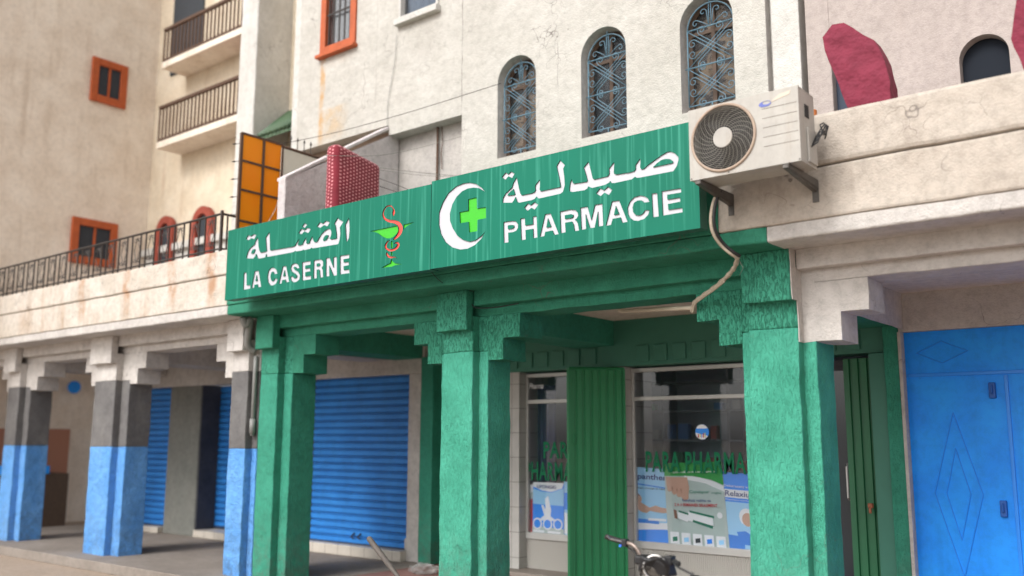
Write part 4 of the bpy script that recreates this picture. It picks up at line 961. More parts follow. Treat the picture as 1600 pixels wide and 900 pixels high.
snake = [lp(BS, stroke(dens([(338,208,3),(334,190,22),(338,160,30),(338,135,16),(325,108,12),(298,86,15),(255,96,14),(222,140,15),(213,190,18),(232,236,24),(280,262,30),(340,272,36),(388,292,46),(416,335,50),(412,392,46),(380,442,34),(345,474,20),(335,488,5)]))),
 lp(BS, stroke(dens([(292,488,5),(262,512,16),(243,550,22),(250,585,24),(290,606,24),(340,600,28),(378,572,30),(392,538,30),(372,517,20),(342,533,6)]))),
 lp(BS, stroke(dens([(258,628,6),(258,655,22),(278,682,24),(315,690,20),(350,688,10),(382,704,2)])))]

def panel_sign(name, label, x0, x1, z0, z1, cutouts, holes, plates):
    t = thing(name, label, 'sign', ((x0+x1)/2, SYF+0.06, z0))
    rect = [(x0, z0), (x1, z0), (x1, z1), (x0, z1)]
    curve_fill('face_sheet', [rect]+cutouts+holes, SYF, 0.010, [M['sign'], M['sign_edge']], t)
    b = MB(); b.box(x0+0.004, x1-0.004, SYF+0.014, SYF+0.122, z0+0.004, z1-0.004); b.build('box_body', M['sign_side'], t)
    for nm, lps, mat in plates:
        curve_fill(nm, lps, SYF+0.0103, 0.003, [M[mat]], t)
    return t
z0, z1 = 3.250, 4.062
panel_sign('shop_sign', 'left green sign panel reading LA CASERNE, with a red snake round a lime cup', -9.03, -5.856, z0-0.004, z1-0.012,
    ar2+lc_text+cup+snake, ar2_holes+lc_holes, [('arabic_lettering', ar2+ar2_holes, 'sign_white'), ('lettering', lc_text+lc_holes, 'sign_white'), ('cup_emblem', cup, 'sign_lime'), ('snake_emblem', snake, 'sign_red')])
panel_sign('shop_sign', 'right green sign panel with white crescent, lime cross, Arabic and PHARMACIE lettering', -5.850, -3.125, z0, z1+0.012,
    ar+ph_text+crescent+cross, ar_holes+ph_holes, [('arabic_lettering', ar+ar_holes, 'sign_white'), ('lettering', ph_text+ph_holes, 'sign_white'), ('crescent_emblem', crescent, 'sign_white'), ('cross_emblem', cross, 'sign_lime')])

# ================================================================== AIR CONDITIONER
AX0, AX1, AY0, AY1, AZ0, AZ1 = -3.075, -2.258, 5.85, 6.13, 3.545, 4.068
AC = thing('air_conditioner', 'cream outdoor air conditioner unit with round fan guard on iron brackets beside the sign', 'air conditioner', ((AX0+AX1)/2, 6.0, AZ0))
fc = Vector((Yp(1130, 215, AY0).x, AY0, Yp(1130, 215, AY0).z)); fr_ = 0.232
# casing with a round fan opening
loop = [(AX0, AZ0), (AX1, AZ0), (AX1, AZ1), (AX0, AZ1)]
circ = [(fc.x+fr_*math.cos(2*math.pi*i/64), fc.z+fr_*math.sin(2*math.pi*i/64)) for i in range(64)]
curve_fill('front_panel', [loop, circ], AY0, 0.012, [M['ac']], AC)
b = MB(); t = 0.012
b.box(AX0+0.001, AX1-0.001, AY0+0.0125, AY1, AZ1-t, AZ1-0.001); b.box(AX0+0.001, AX1-0.001, AY0+0.0125, AY1, AZ0+0.001, AZ0+t); b.box(AX0+0.001, AX0+t, AY0+0.0125, AY1, AZ0+t, AZ1-t); b.box(AX1-t, AX1-0.001, AY0+0.0125, AY1, AZ0+t, AZ1-t)
b.build('casing', M['ac'], AC, bevel=0.003)
b = MB(); b.box(AX0+0.02, AX1-0.02, AY1-0.02, AY1-0.005, AZ0+0.02, AZ1-0.02); b.build('condenser_coil', M['ac_dark'], AC)
b = MB(); b.tube([(fc.x+(fr_+0.006)*math.cos(2*math.pi*i/64), AY0-0.004, fc.z+(fr_+0.006)*math.sin(2*math.pi*i/64)) for i in range(64)], 0.011, 8, closed=True)
b.build('fan_ring', simple('rusty_ring_paint', (0.36,0.27,0.205), 0.6, var=0.4, scale=12), AC, smooth=True)
b = MB(); nr = 11
for k in range(1, nr+1):
    r = 0.075+(fr_-0.078)*k/nr; b.tube([(fc.x+r*math.cos(2*math.pi*i/48), AY0-0.008, fc.z+r*math.sin(2*math.pi*i/48)) for i in range(48)], 0.0018, 4, closed=True)
for s in range(26):
    a0 = 2*math.pi*s/26; path = []
    for i in range(9):
        t_ = i/8; r = 0.07+(fr_-0.07)*t_; a_ = a0-0.75*t_**1.2; path.append((fc.x+r*math.cos(a_), AY0-0.005, fc.z+r*math.sin(a_)))
    b.tube(path, 0.0019, 4)
b.build('fan_guard', M['ac_grid'], AC)
b = MB(); b.cyl((fc.x, AY0-0.012, fc.z), (0, 1, 0), 0.074, 0.012, 40); b.build('guard_hub', M['ac'], AC, bevel=0.004)
b = MB(); b.cyl((fc.x, AY0+0.05, fc.z), (0, 1, 0), 0.06, 0.05, 20)
for k in range(3):
    a0 = 2*math.pi*k/3; pts = []
    for (r, da, dy) in ((0.05, -0.3, 0.05), (0.2, -0.55, 0.10), (0.21, 0.35, 0.03), (0.05, 0.5, 0.06)): pts.append((fc.x+r*math.cos(a0+da), AY0+dy, fc.z+r*math.sin(a0+da)))
    b.prism(pts, (0, 0.004, 0))
b.build('fan', M['ac_dark'], AC)
bx(AC, 'inner_shroud', M['ac_dark'], AX0+0.03, fc.x+fr_+0.04, AY0+0.11, AY0+0.115, AZ0+0.02, AZ1-0.02)
b = MB()
for i in range(5):
    q0 = Yp(1190.5+i*0.8, 171+i*14.6, AY0); z = q0.z; b.box(q0.x, q0.x+0.245, AY0-0.0015, AY0+0.002, z-0.0015, z+0.0015)
b.build('panel_groove', simple('groove_shadow_grey', (0.16,0.14,0.12), 0.8), AC)
lg = Yp(1192, 163, AY0)
el = [(lg.x+0.015+0.045*math.cos(a_*math.pi/10), lg.z-0.002+0.02*math.sin(a_*math.pi/10)) for a_ in range(20)]
el2 = [(lg.x+0.028+0.03*math.cos(a_*math.pi/10), lg.z+0.006+0.013*math.sin(a_*math.pi/10)) for a_ in range(20)]
curve_fill('logo_swoosh', [el, el2], AY0-0.003, 0.002, [simple('logo_blue', (0.10,0.13,0.40), 0.5)], AC)
curve_fill('logo_swoosh', [[(lg.x+0.05, lg.z+0.0), (lg.x+0.12, lg.z+0.045), (lg.x+0.2, lg.z+0.055), (lg.x+0.19, lg.z+0.03), (lg.x+0.11, lg.z+0.012)]], AY0-0.0025, 0.0015, [simple('logo_faded_orange', (0.58,0.49,0.40), 0.6)], AC)
# right side cover, valves, cables
bx(AC, 'valve_cover', M['ac'], AX1, AX1+0.012, AY0+0.12, AY1-0.01, AZ0+0.02, AZ0+0.26, 0.005)
bx(AC, 'handle_recess', M['ac_dark'], AX1, AX1+0.004, AY0+0.10, AY0+0.17, AZ0+0.33, AZ0+0.42, 0.002)
b = MB()
for i in range(5):
    y = AY0+0.16+i*0.02; b.tube([(AX1+0.01, y, AZ0+0.13+0.02*i), (AX1+0.05, y+0.02, AZ0+0.16+0.03*i), (AX1+0.07, y+0.06, AZ0+0.24), (AX1+0.05, y+0.08, AZ0+0.30-0.02*i), (AX1+0.075, y+0.09, AZ0+0.31)], 0.0055, 6)
b.build('pipe_bundle', M['black'], AC, smooth=True)
b = MB(); 
for x in (AX0+0.012, AX1-0.01, AX0+0.3):
    for z in (AZ0+0.012,): b.cyl((x, AY0-0.003, z), (0, 1, 0), 0.005, 0.004, 8)
b.build('screw', M['iron'], AC)
for xb_ in (AX0+0.04, AX1-0.13):
    b = MB(); z = AZ0-0.004; y0 = AY0-0.012
    # L-section arm, sloping underside, with wall leg
    b.prism([(xb_+0.04, y0, z), (xb_+0.04, YF-0.002, z), (xb_+0.04, YF-0.002, z-0.065), (xb_+0.04, y0, z-0.03)], (0.006, 0, 0))
    b.box(xb_, xb_+0.045, y0, YF-0.002, z-0.006, z)
    b.box(xb_-0.001, xb_+0.045, YF-0.010, YF-0.002, z-0.16, z-0.004)
    b.prism([(xb_+0.004, y0+0.002, z-0.0065), (xb_+0.004, YF-0.012, z-0.045), (xb_+0.004, YF-0.012, z-0.085), (xb_+0.004, y0+0.002, z-0.03)], (0.035, 0, 0))
    b.build('bracket', M['steel'], AC, bevel=0.002)

# hose from the unit down the cornice into the arcade
hp = [Yp(1122, 300, 6.17), Yp(1114, 320, 6.15), Yp(1111, 345, 6.15), Yp(1115, 365, 6.18), Yp(1127, 383, 6.25), Yp(1142, 396, 6.3), Yp(1152, 402, 6.35)]
hp2 = [Yp(1152, 401, 6.35), Yp(1149, 415, 6.45), Yp(1138, 430, 6.55), Yp(1118, 448, 6.66), Yp(1097, 463, 6.76), Yp(1085, 473, 6.84), Yp(1081, 487, 6.88)]
HZ = thing('drain_hose', 'taped drain hose and black cable curling down from the air conditioner over green cornice', 'hose', (hp2[0].x, 6.3, hp2[-1].z))
def smooth_path(P_, n=5):
    out = []
    for i in range(len(P_)-1):
        p0 = P_[max(i-1, 0)]; p1 = P_[i]; p2 = P_[i+1]; p3 = P_[min(i+2, len(P_)-1)]
        for j in range(n):
            t = j/n; out.append(0.5*((2*p1)+(-p0+p2)*t+(2*p0-5*p1+4*p2-p3)*t*t+(-p0+3*p1-3*p2+p3)*t**3))
    out.append(P_[-1]); return out
b = MB(); b.tube(smooth_path(hp), 0.0145, 8); b.build('corrugated_pipe', M['hose'], HZ, smooth=True)
b = MB(); b.tube([p+Vector((0.024, -0.004, 0.006)) for p in smooth_path(hp)], 0.012, 8); b.build('black_cable', M['black'], HZ, smooth=True)
b = MB(); pp = smooth_path(hp2); b.tube(pp, [0.017+0.004*math.sin(i*2.1) for i in range(len(pp))], 8)
b.tube([p+Vector((0.012, -0.01, -0.012)) for p in pp[12:]], 0.009, 6); b.build('taped_section', M['hose'], HZ, smooth=True)
b = MB(); q = pp[0]; random.seed(3)
for i in range(4): b.tube([q+Vector((random.uniform(-.03,.02), -0.02, random.uniform(-.02,.03))), q+Vector((random.uniform(-.06,.0), -0.035, random.uniform(0,.06)))], 0.004, 4)
b.tube([q, q+Vector((0.02, 0.05, -0.08)), Vector((-3.115, 6.69, 2.98))], 0.002, 4)
b.build('wire_tie', M['ac_grid'], HZ)
# conduit under the ceiling
c0, c1 = Yp(972, 486, 7.6), Yp(1081, 481, 6.95)
b = MB(); b.tube(smooth_path([c0+Vector((0.015, 0.02, 0.04)), c0+Vector((-0.012, 0.0, 0.012)), c0, c0.lerp(c1, 0.5), c1]), 0.02, 10)
tag(b.build('conduit_pipe', M['cream_pvc'], smooth=True), 'cream plastic conduit running below the white arcade ceiling', 'pipe')
# drain pipe between the blue and green columns
DP = thing('drain_pipe', 'old grey drainpipe in the gap between blue and green columns', 'drainpipe', (-9.49, 6.85, 0))
b = MB(); P0 = Yp(391, 492, 6.64); b.tube(smooth_path([Vector((P0.x-0.02, 6.55, 3.13)), Vector((P0.x-0.02, 6.6, 3.04)), P0+Vector((0, 0, -0.06)), Vector((-9.49, 6.74, 2.84)), Vector((-9.475, 6.84, 2.76))]), 0.042, 10); b.build('elbow', M['pvc'], DP, smooth=True)
b = MB(); b.tube([(-9.475, 6.855, 2.7), (-9.478, 6.855, 2.5), (-9.48, 6.855, 1.75)], 0.026, 8); b.tube([(-9.48, 6.855, 1.95), (-9.48, 6.855, 1.78)], 0.036, 10); b.build('pipe', M['pvc'], DP, smooth=True)

# ================================================================== BALCONY CLUTTER
def soft_box(name, x0, x1, y0, y1, z0, z1, mat, label, cat, rad=0.06, shear=0.0, lean=0.0):
    b = MB(); b.box(x0, x1, y0, y1, z0, z1)
    o = b.build(name, mat, bevel=rad, segs=5, smooth=True)
    for v in o.data.vertices:
        if v.co.z > 0.1: v.co.z -= shear*(v.co.y+ (y1-y0)/2); v.co.x += lean
    return tag(o, label, cat)
soft_box('mattress', -7.905, -7.70, 6.50, 7.18, 3.605, 4.945, M['cloth'], 'burgundy mattress with pale dashed pattern standing on edge behind the left sign', 'mattress', rad=0.07, shear=0.16)
# leaning burgundy mattress on the right balcony
y = 6.62
pl = [Yp(u, v, y) for u, v in ((1284, 60), (1300, 40), (1318, 36), (1366, 62), (1380, 90), (1391, 128), (1394, 185), (1334, 195), (1310, 130))]
b = MB(); b.prism(pl, (0, 0.16, 0)); tag(b.build('mattress', M['cloth_dark'], bevel=0.03, segs=3, smooth=True, wob=0.016, step=0.09), 'burgundy mattress leaning over the pale parapet right of the air conditioner', 'mattress')
pl = [Yp(u, v, y) for u, v in ((1590, -40), (1680, -60), (1690, 110), (1606, 118), (1580, 60))]
b = MB(); b.prism(pl, (0, 0.16, 0)); tag(b.build('blanket', M['cloth_dark'], bevel=0.03, segs=3, smooth=True, wob=0.016, step=0.09), 'burgundy blanket at the top right edge above the parapet', 'blanket')
q = Yp(1273, 172, 6.55); b = MB(); b.cyl((q.x-0.02, 6.55, 3.97), (0, 0, 1), 0.03, q.z-3.97+0.0, 14, r2=0.035); tag(b.build('flower_pot', simple('orange_plastic', (0.5,0.16,0.04), 0.5), bevel=0.004), 'small orange pot standing behind the air conditioner', 'pot')

# amber privacy screen
XA = -9.35
a0, a1 = Xp(378, 209, XA), Xp(441, 226, XA)
AS = thing('privacy_screen', 'amber panelled privacy screen in a dark iron frame at the balcony edge', 'screen', (XA, a0.y, 3.88))
ym = (a0.y+a1.y)/2+0.02; zt = a0.z+0.01
b = MB()
for y in (a0.y, ym, a1.y): b.box(XA-0.015, XA+0.015, y-0.017, y+0.017, 3.6, zt)
rows = [3.9, 4.28, 4.66, 5.02, zt]
for z in rows: b.box(XA-0.014, XA+0.014, a0.y, a1.y, z-0.013, z+0.013)
b.build('frame', M['rust'], AS)
for i in range(4):
    for ya, yb_ in ((a0.y+0.017, ym-0.017), (ym+0.017, a1.y-0.017)):
        b = MB(); b.box(XA-0.004, XA+0.004, ya, yb_, rows[i]+0.013, rows[i+1]-0.013); b.build('amber_pane', M['amber'], AS)
b = MB(); e = Xp(505, 246, XA); b.tube([(XA, a1.y, zt-0.02), (XA, e.y, zt-0.03)], 0.022, 4)
f = Xp(437, 282, XA); b.tube([(XA+0.02, e.y, zt-0.05), (XA+0.02, f.y, f.z-0.02)], 0.013, 4)
b.build('top_bar', M['rust'], AS)
b = MB(); b.prism([(XA-0.006, a1.y+0.02, zt-0.04), (XA-0.006, e.y-0.05, zt-0.05), (XA-0.006, a1.y+0.02, f.z+0.02)], (0.012, 0, 0)); b.build('triangular_board', simple('cream_board', (0.68,0.65,0.56), 0.7, var=0.1), AS)
for i, t in enumerate((0.2, 0.36, 0.52, 0.68)):
    yy = a1.y+(e.y-a1.y)*t; b = MB(); b.tube([(XA, yy, zt-0.02), (XA, yy, zt+0.13)], 0.006, 5); b.tube([(XA, yy, zt+0.11), (XA, yy, zt+0.16)], [0.017, 0.002], 6); b.build('spike', M['iron'], AS)
for i in range(5):
    z = 4.35+i*0.22; b = MB(); b.tube([(XA, a0.y, z), (XA-0.12, a0.y-0.02, z+0.01)], 0.005, 5); b.tube([(XA-0.10, a0.y-0.016, z+0.008), (XA-0.15, a0.y-0.025, z+0.012)], [0.012, 0.002], 6); b.build('spike', M['iron'], AS)
b = MB(); b.tube(smooth_path([Xp(437, 232, XA)+Vector((0.04, 0, 0)), Xp(434, 285, XA)+Vector((0.04, 0, 0)), Xp(430, 320, XA)+Vector((0.04, 0, 0)), Xp(417, 350, XA)+Vector((0.04, -0.02, 0))]), 0.005, 5)
b.build('cord', M['cream_pvc'], AS)

def wire(pts, r, mat, label, name='wire'):
    b = MB(); b.tube(smooth_path(pts), r, 4); return tag(b.build(name, mat), label, 'wire')
wire([Yp(432, 226, 6.9), Yp(520, 208, 7.3), Yp(640, 175, 7.6), Yp(783, 130, YW-0.02)], 0.004, M['iron'], 'long dark wire rising from the amber screen to the first arched window')
wire([Yp(508, 243, 6.42), Yp(590, 243, 6.9), Yp(650, 232, 7.4), Yp(721, 213, YW-0.01)], 0.003, M['ac_grid'], 'pale line stretched across the mattress top to the wall edge', 'clothes_line')
wire([Yp(594, 262, 7.2), Yp(660, 270, 7.5), Yp(716, 275, 7.9)], 0.0035, M['ac_grid'], 'upper of the two pale lines sagging from the mattress to recess pipe', 'clothes_line')
wire([Yp(594, 266, 7.1), Yp(660, 274, 7.4), Yp(712, 276, 7.9)], 0.0025, M['ac_grid'], 'lower of the two pale lines sagging from the mattress to recess pipe', 'clothes_line')
wire([Yp(593, 279, 7.0), Yp(620, 289, 6.9), Yp(655, 303, 6.7)], 0.003, M['iron'], 'upper short dark wire running from mattress down to the sign top')
wire([Yp(593, 291, 6.9), Yp(625, 302, 6.7), Yp(648, 312, 6.5)], 0.004, M['iron'], 'lower short dark wire running from mattress down to the sign top')
wire([Yp(620, 55, YW-0.02), Yp(616, 100, YW-0.02), Yp(606, 160, YW-0.02), Yp(605, 200, YW-0.02)], 0.004, M['pvc'], 'thin pipe-like cable hanging down the wall below the white window', 'hanging_cable')
wire([Yp(674, 425, 6.39-0.03), Yp(690, 441, YCOR-0.02), Yp(715, 452, 6.68), Yp(740, 455, 6.74)], 0.004, M['sign_edge'], 'thin dark cable looping under the sign joint over the green beam')
wire([Yp(737, 475, 6.78), Yp(745, 481, 6.78), Yp(775, 480, 6.79), Yp(810, 474, 6.79)], 0.007, M['sign_edge'], 'dark cable lying along green beam right of the middle column')

# ================================================================== POSTERS AND LETTERS IN THE SHOP WINDOW
PY = GY+0.03                     # posters stand just behind the glass
def quad(us, y): return [(p.x, p.z) for p in (Yp(u, v, y) for u, v in us)]
def col(name, c): return simple(name, c, 0.5)
C = {'sky': col('print_pale_blue', (0.36,0.68,0.95)), 'blue': col('print_blue', (0.03,0.25,0.80)), 'dblue': col('print_navy', (0.02,0.05,0.22)), 'mid': col('print_mid_blue', (0.03,0.30,0.95)),
     'white': col('print_white', (0.88,0.90,0.92)), 'skin': col('print_skin', (0.62,0.38,0.28)), 'skin2': col('print_skin_shadow', (0.36,0.18,0.13)), 'grey': col('print_grey_green', (0.50,0.60,0.57)),
     'green': col('print_green', (0.02,0.36,0.05)), 'teal': col('print_teal', (0.02,0.22,0.13)), 'red': col('print_red', (0.5,0.04,0.05)), 'black': col('print_black', (0.03,0.04,0.05)), 'yellow': col('print_yellow', (0.6,0.55,0.08)), 'brown': col('print_brown', (0.3,0.15,0.1))}
def poster(label, corners, base, y, shapes, texts):
    """corners TL,TR,BR,BL in photo pixels; shapes in unit coordinates (0..1, 0..1 from top-left)"""
    P_ = [Yp(u, v, y) for u, v in corners]
    def uv(s, t): return P_[0].lerp(P_[1], s).lerp(P_[3].lerp(P_[2], s), t)
    t_ = thing('poster', label, 'poster', ((P_[3].x+P_[2].x)/2, y, min(P_[3].z, P_[2].z)))
    curve_fill('sheet', [[(p.x, p.z) for p in P_]], y, 0.003, [C[base]], t_)
    for i, (nm, cc, pts) in enumerate(shapes):
        if len(pts) == 3 and isinstance(pts[2], float):     # ellipse: cx, cy, r (aspect 1)
            cx, cy, r = pts; w_ = (P_[1]-P_[0]).length; h_ = (P_[3]-P_[0]).length
            pts = [(cx+r*math.cos(k*math.pi/8), cy+r*w_/h_*math.sin(k*math.pi/8)) for k in range(16)]
        q = [uv(*p) for p in pts]
        curve_fill(nm, [[(p.x, p.z) for p in q]], y-0.0012-0.0006*i, 0.0005, [C[cc]], t_)
    k = len(shapes)
    for j, (s, cc, x, yb, w_, h_, bold) in enumerate(texts):
        p = uv(x, yb); wd = (uv(x+w_, yb)-p); ht = (uv(x, yb-h_)-p).length
        text_obj('lettering', s, p.x, p.z, wd.length, ht, y-0.002-0.0006*(k+j), C[cc], t_, bold, rot=math.atan2(wd.z, wd.x))
    return t_
poster('pale blue poster with a crawling baby, left of the foot poster', [(989,729),(1044,733),(1048,858),(993,855)], 'sky', PY, [
    ('blue_block', 'mid', [(0,0.74),(1,0.77),(1,1),(0,1)]), ('white_band', 'white', [(0.1,0.7),(0.95,0.68),(1,0.76),(0.05,0.78)]), ('blue_band', 'blue', [(0,0.2),(1,0.24),(1,0.255),(0,0.215)]),
    ('box_picture', 'blue', [(0,0.64),(0.7,0.655),(0.7,0.7),(0,0.69)]), ('box_picture', 'white', [(0.4,0.63),(0.9,0.63),(0.9,0.66),(0.4,0.66)]),
    ('baby_picture', 'skin', [(0.05,0.47),(0.2,0.44),(0.32,0.47),(0.45,0.5),(0.62,0.47),(0.78,0.49),(0.98,0.5),(0.98,0.55),(0.8,0.56),(0.6,0.55),(0.45,0.54),(0.36,0.57),(0.22,0.56),(0.1,0.53)]),
    ('baby_picture', 'skin', (0.12, 0.40, 0.11)), ('baby_hair', 'brown', [(0.0,0.36),(0.12,0.33),(0.2,0.36),(0.1,0.365),(0.04,0.41)])],
    [('epanthen', 'dblue', 0.0, 0.17, 0.97, 0.09, 0.02), ('soulage, protege et repare', 'black', 0.02, 0.275, 0.95, 0.03, 0.0)])
poster('grey green poster with a bare foot and cream carton in front of its neighbours', [(1037,724),(1127,721),(1141,866),(1045,857)], 'grey', PY-0.008, [
    ('green_head', 'green', [(0,0),(1,0),(1,0.26),(0.8,0.2),(0.5,0.155),(0.0,0.15)]), ('white_sweep', 'white', [(0.35,0.15),(0.6,0.17),(0.85,0.22),(1,0.27),(1,0.33),(0.7,0.24),(0.35,0.19)]),
    ('foot_picture', 'skin', [(0.02,0.16),(0.4,0.17),(0.42,0.28),(0.4,0.38),(0.33,0.42),(0.28,0.37),(0.24,0.40),(0.2,0.35),(0.15,0.375),(0.12,0.32),(0.07,0.34),(0.03,0.27)]),
    ('foot_toe', 'skin', (0.08, 0.30, 0.045)), ('foot_toe', 'skin', (0.16, 0.335, 0.045)), ('foot_toe', 'skin', (0.24, 0.365, 0.045)), ('foot_toe', 'skin', (0.34, 0.385, 0.065)), ('foot_shade', 'skin2', [(0.2,0.3),(0.22,0.3),(0.21,0.35)]), ('foot_shade', 'skin2', [(0.27,0.3),(0.29,0.3),(0.285,0.36)]), ('foot_shade', 'skin2', [(0.12,0.28),(0.14,0.28),(0.135,0.33)]),
    ('carton_picture', 'white', [(0.38,0.56),(0.78,0.62),(0.78,0.73),(0.36,0.66)]), ('carton_stripe', 'teal', [(0.4,0.545),(0.8,0.6),(0.8,0.625),(0.4,0.57)]), ('carton_stripe', 'teal', [(0.45,0.65),(0.78,0.71),(0.76,0.74),(0.44,0.675)]),
    ('tube_picture', 'white', [(0.2,0.57),(0.38,0.6),(0.36,0.68),(0.2,0.64)]), ('tube_stripe', 'teal', [(0.22,0.55),(0.38,0.58),(0.38,0.6),(0.22,0.57)]), ('bottle_picture', 'brown', [(0.13,0.54),(0.18,0.55),(0.19,0.65),(0.14,0.64)]), ('round_mark', 'white', (0.9, 0.59, 0.045))] +
    [('step_picture', 'white', [(0.05+i*0.19,0.8+i*0.004),(0.2+i*0.19,0.8+i*0.004),(0.2+i*0.19,0.935),(0.05+i*0.19,0.935)]) for i in range(5)] +
    [('step_picture', cc, [(0.09+i*0.19,0.86),(0.17+i*0.19,0.85),(0.17+i*0.19,0.9),(0.09+i*0.19,0.91)]) for i, cc in enumerate(('teal', 'sky', 'black', 'blue', 'sky'))],
    [('Conospor', 'teal', 0.43, 0.36, 0.33, 0.045, 0.01), ('ongles', 'teal', 0.8, 0.36, 0.16, 0.03, 0.0), ('Resultats visibles en', 'dblue', 0.3, 0.445, 0.48, 0.03, 0.01), ('2 A 3 SEMAINES SEULEMENT', 'red', 0.16, 0.5, 0.72, 0.035, 0.02),
     ('rapide et efficace dans cette pharmacie', 'white', 0.15, 0.125, 0.75, 0.03, 0.0)])
poster('blue poster with a smiling face behind the right green column edge', [(1129,737),(1180,741),(1186,872),(1141,866)], 'mid', PY, [
    ('white_band', 'white', [(0,0.21),(1,0.21),(1,0.31),(0,0.31)]), ('pale_ground', 'sky', [(0,0.36),(1,0.36),(1,1),(0,1)]), ('box_picture', 'blue', [(0,0.76),(0.55,0.77),(0.55,0.95),(0,0.93)]),
    ('face_picture', 'white', (0.66, 0.53, 0.24)), ('face_picture', 'skin', (0.7, 0.56, 0.19)), ('dress_picture', 'blue', [(0.3,0.72),(0.6,0.7),(1,0.78),(1,0.87),(0.45,0.86)])],
    [('Relaxium', 'dblue', 0.02, 0.29, 0.98, 0.065, 0.01), ('Magnesium marin et B6', 'white', 0.02, 0.345, 0.95, 0.02, 0.0), ('Debarassez vous', 'white', 0.0, 0.18, 0.95, 0.03, 0.0)])
poster('blue and white poster with clasped hands in the narrow left window', [(833,753),(881,755),(881,841),(832,838)], 'mid', PY-0.008, [
    ('white_head', 'white', [(0,0),(1,0),(0.95,0.1),(0.6,0.17),(0.3,0.15),(0,0.08)]), ('pale_top', 'sky', [(0,0.12),(0.3,0.17),(0.6,0.185),(1,0.1),(1,0.42),(0,0.40)]),
    ('hands_picture', 'white', [(0.28,0.42),(0.36,0.42),(0.4,0.5),(0.42,0.45),(0.4,0.3),(0.5,0.25),(0.55,0.38),(0.6,0.5),(0.58,0.62),(0.8,0.7),(0.2,0.7),(0.38,0.6)]),
    ('grey_foot', 'grey', [(0,0.8),(1,0.84),(1,1),(0,1)])] + [('round_picture', 'white', (0.16+i*0.33, 0.76, 0.15)) for i in range(3)] + [('round_picture', 'mid', (0.16+i*0.33, 0.76, 0.11)) for i in range(3)] +
    [('caption_strip', 'white', [(0.05,0.87),(0.4,0.88),(0.38,0.92),(0.03,0.91)]), ('caption_strip', 'white', [(0.5,0.88),(0.92,0.89),(0.9,0.93),(0.5,0.92)])],
    [('LIFONGID', 'dblue', 0.15, 0.11, 0.62, 0.06, 0.01)])
poster('red and cream poster strip half hidden at the left end of the narrow window', [(823,757),(836,757),(836,839),(823,837)], 'red', PY, [('cream_top', 'white', [(0,0),(1,0),(1,0.22),(0,0.32)]), ('olive_band', 'grey', [(0,0.2),(1,0.12),(1,0.25),(0,0.33)])], [])
poster('pale teal poster strip beside the green steel leaf', [(881,752),(905,753),(905,842),(882,841)], 'sky', PY, [('white_label', 'white', [(0,0.55),(1,0.58),(1,0.95),(0,0.92)]), ('blue_foot', 'blue', [(0,0.94),(1,0.95),(1,1),(0,1)]), ('teal_field', 'mid', [(0,0.2),(1,0.2),(1,0.5),(0,0.5)])], [])
p = Yp(1097, 675, GY-0.003)
t_ = thing('round_sticker', 'round blue and white sticker on the right shop window glass', 'sticker', (p.x, GY-0.003, p.z-0.07))
def circ_(cx, cz, r, n=28, a0=0, a1=2*math.pi): return [(cx+r*math.cos(a0+(a1-a0)*i/n), cz+r*math.sin(a0+(a1-a0)*i/n)) for i in range(n+(0 if a1-a0 > 6 else 1))]
curve_fill('disc', [circ_(p.x, p.z, 0.082)], GY-0.004, 0.001, [C['mid']], t_)
curve_fill('white_top', [circ_(p.x, p.z, 0.08, 20, 0.5, math.pi-0.5)], GY-0.005, 0.0006, [C['white']], t_)
curve_fill('white_sweep', [circ_(p.x, p.z, 0.08, 20, math.pi+0.1, 2*math.pi-0.55)], GY-0.0055, 0.0006, [C['white']], t_)
for i, cc in enumerate(('red', 'yellow', 'blue', 'red', 'yellow')): curve_fill('bar', [[(p.x-0.05+i*0.02, p.z-0.06+0.0*i), (p.x-0.038+i*0.02, p.z-0.06), (p.x-0.038+i*0.02, p.z-0.022+0.003*i), (p.x-0.05+i*0.02, p.z-0.022+0.003*i)]], GY-0.0062, 0.0005, [C[cc]], t_)
dec = simple('green_window_vinyl', (0.006,0.17,0.075), 0.6, spec=0.2)
def decal(s, u0, v0, u1, v1, label, more=None):
    a_ = Yp(u0, v1, GY-0.004); b_ = Yp(u1, v1, GY-0.004); c_ = Yp(u0, v0, GY-0.004)
    t_ = thing('window_lettering', label, 'lettering', (a_.x, GY-0.004, a_.z))
    text_obj('letters', s, a_.x, a_.z, b_.x-a_.x, c_.z-a_.z, GY-0.004, dec, t_, 0.022)
    if more: m0 = Yp(more[1], v1, GY-0.004); m1 = Yp(more[2], v1, GY-0.004); text_obj('letters', more[0], m0.x, a_.z, m1.x-m0.x, c_.z-a_.z, GY-0.004, dec, t_, 0.022)
decal('PARA PHARMA', 1009, 705, 1166, 737, 'green PARA PHARMA lettering across the wide right shop window', more=('CIE', 1170, 1207))
decal('PARA', 849, 690, 903, 716, 'green PARA lettering, upper line on the narrow left window')
decal('PHARMACIE', 821, 721, 921, 750, 'green PHARMA lettering, lower line on the narrow left window')
q = Yp(824, 608, GY-0.004)
t_ = thing('white_script_decal', 'faint white script decal on the small upper left pane', 'lettering', (q.x, GY-0.004, q.z))
text_obj('letters', 'Pharma', q.x+0.03, q.z, 0.22, 0.07, GY-0.004, C['white'], t_, 0.0, shear=0.3)

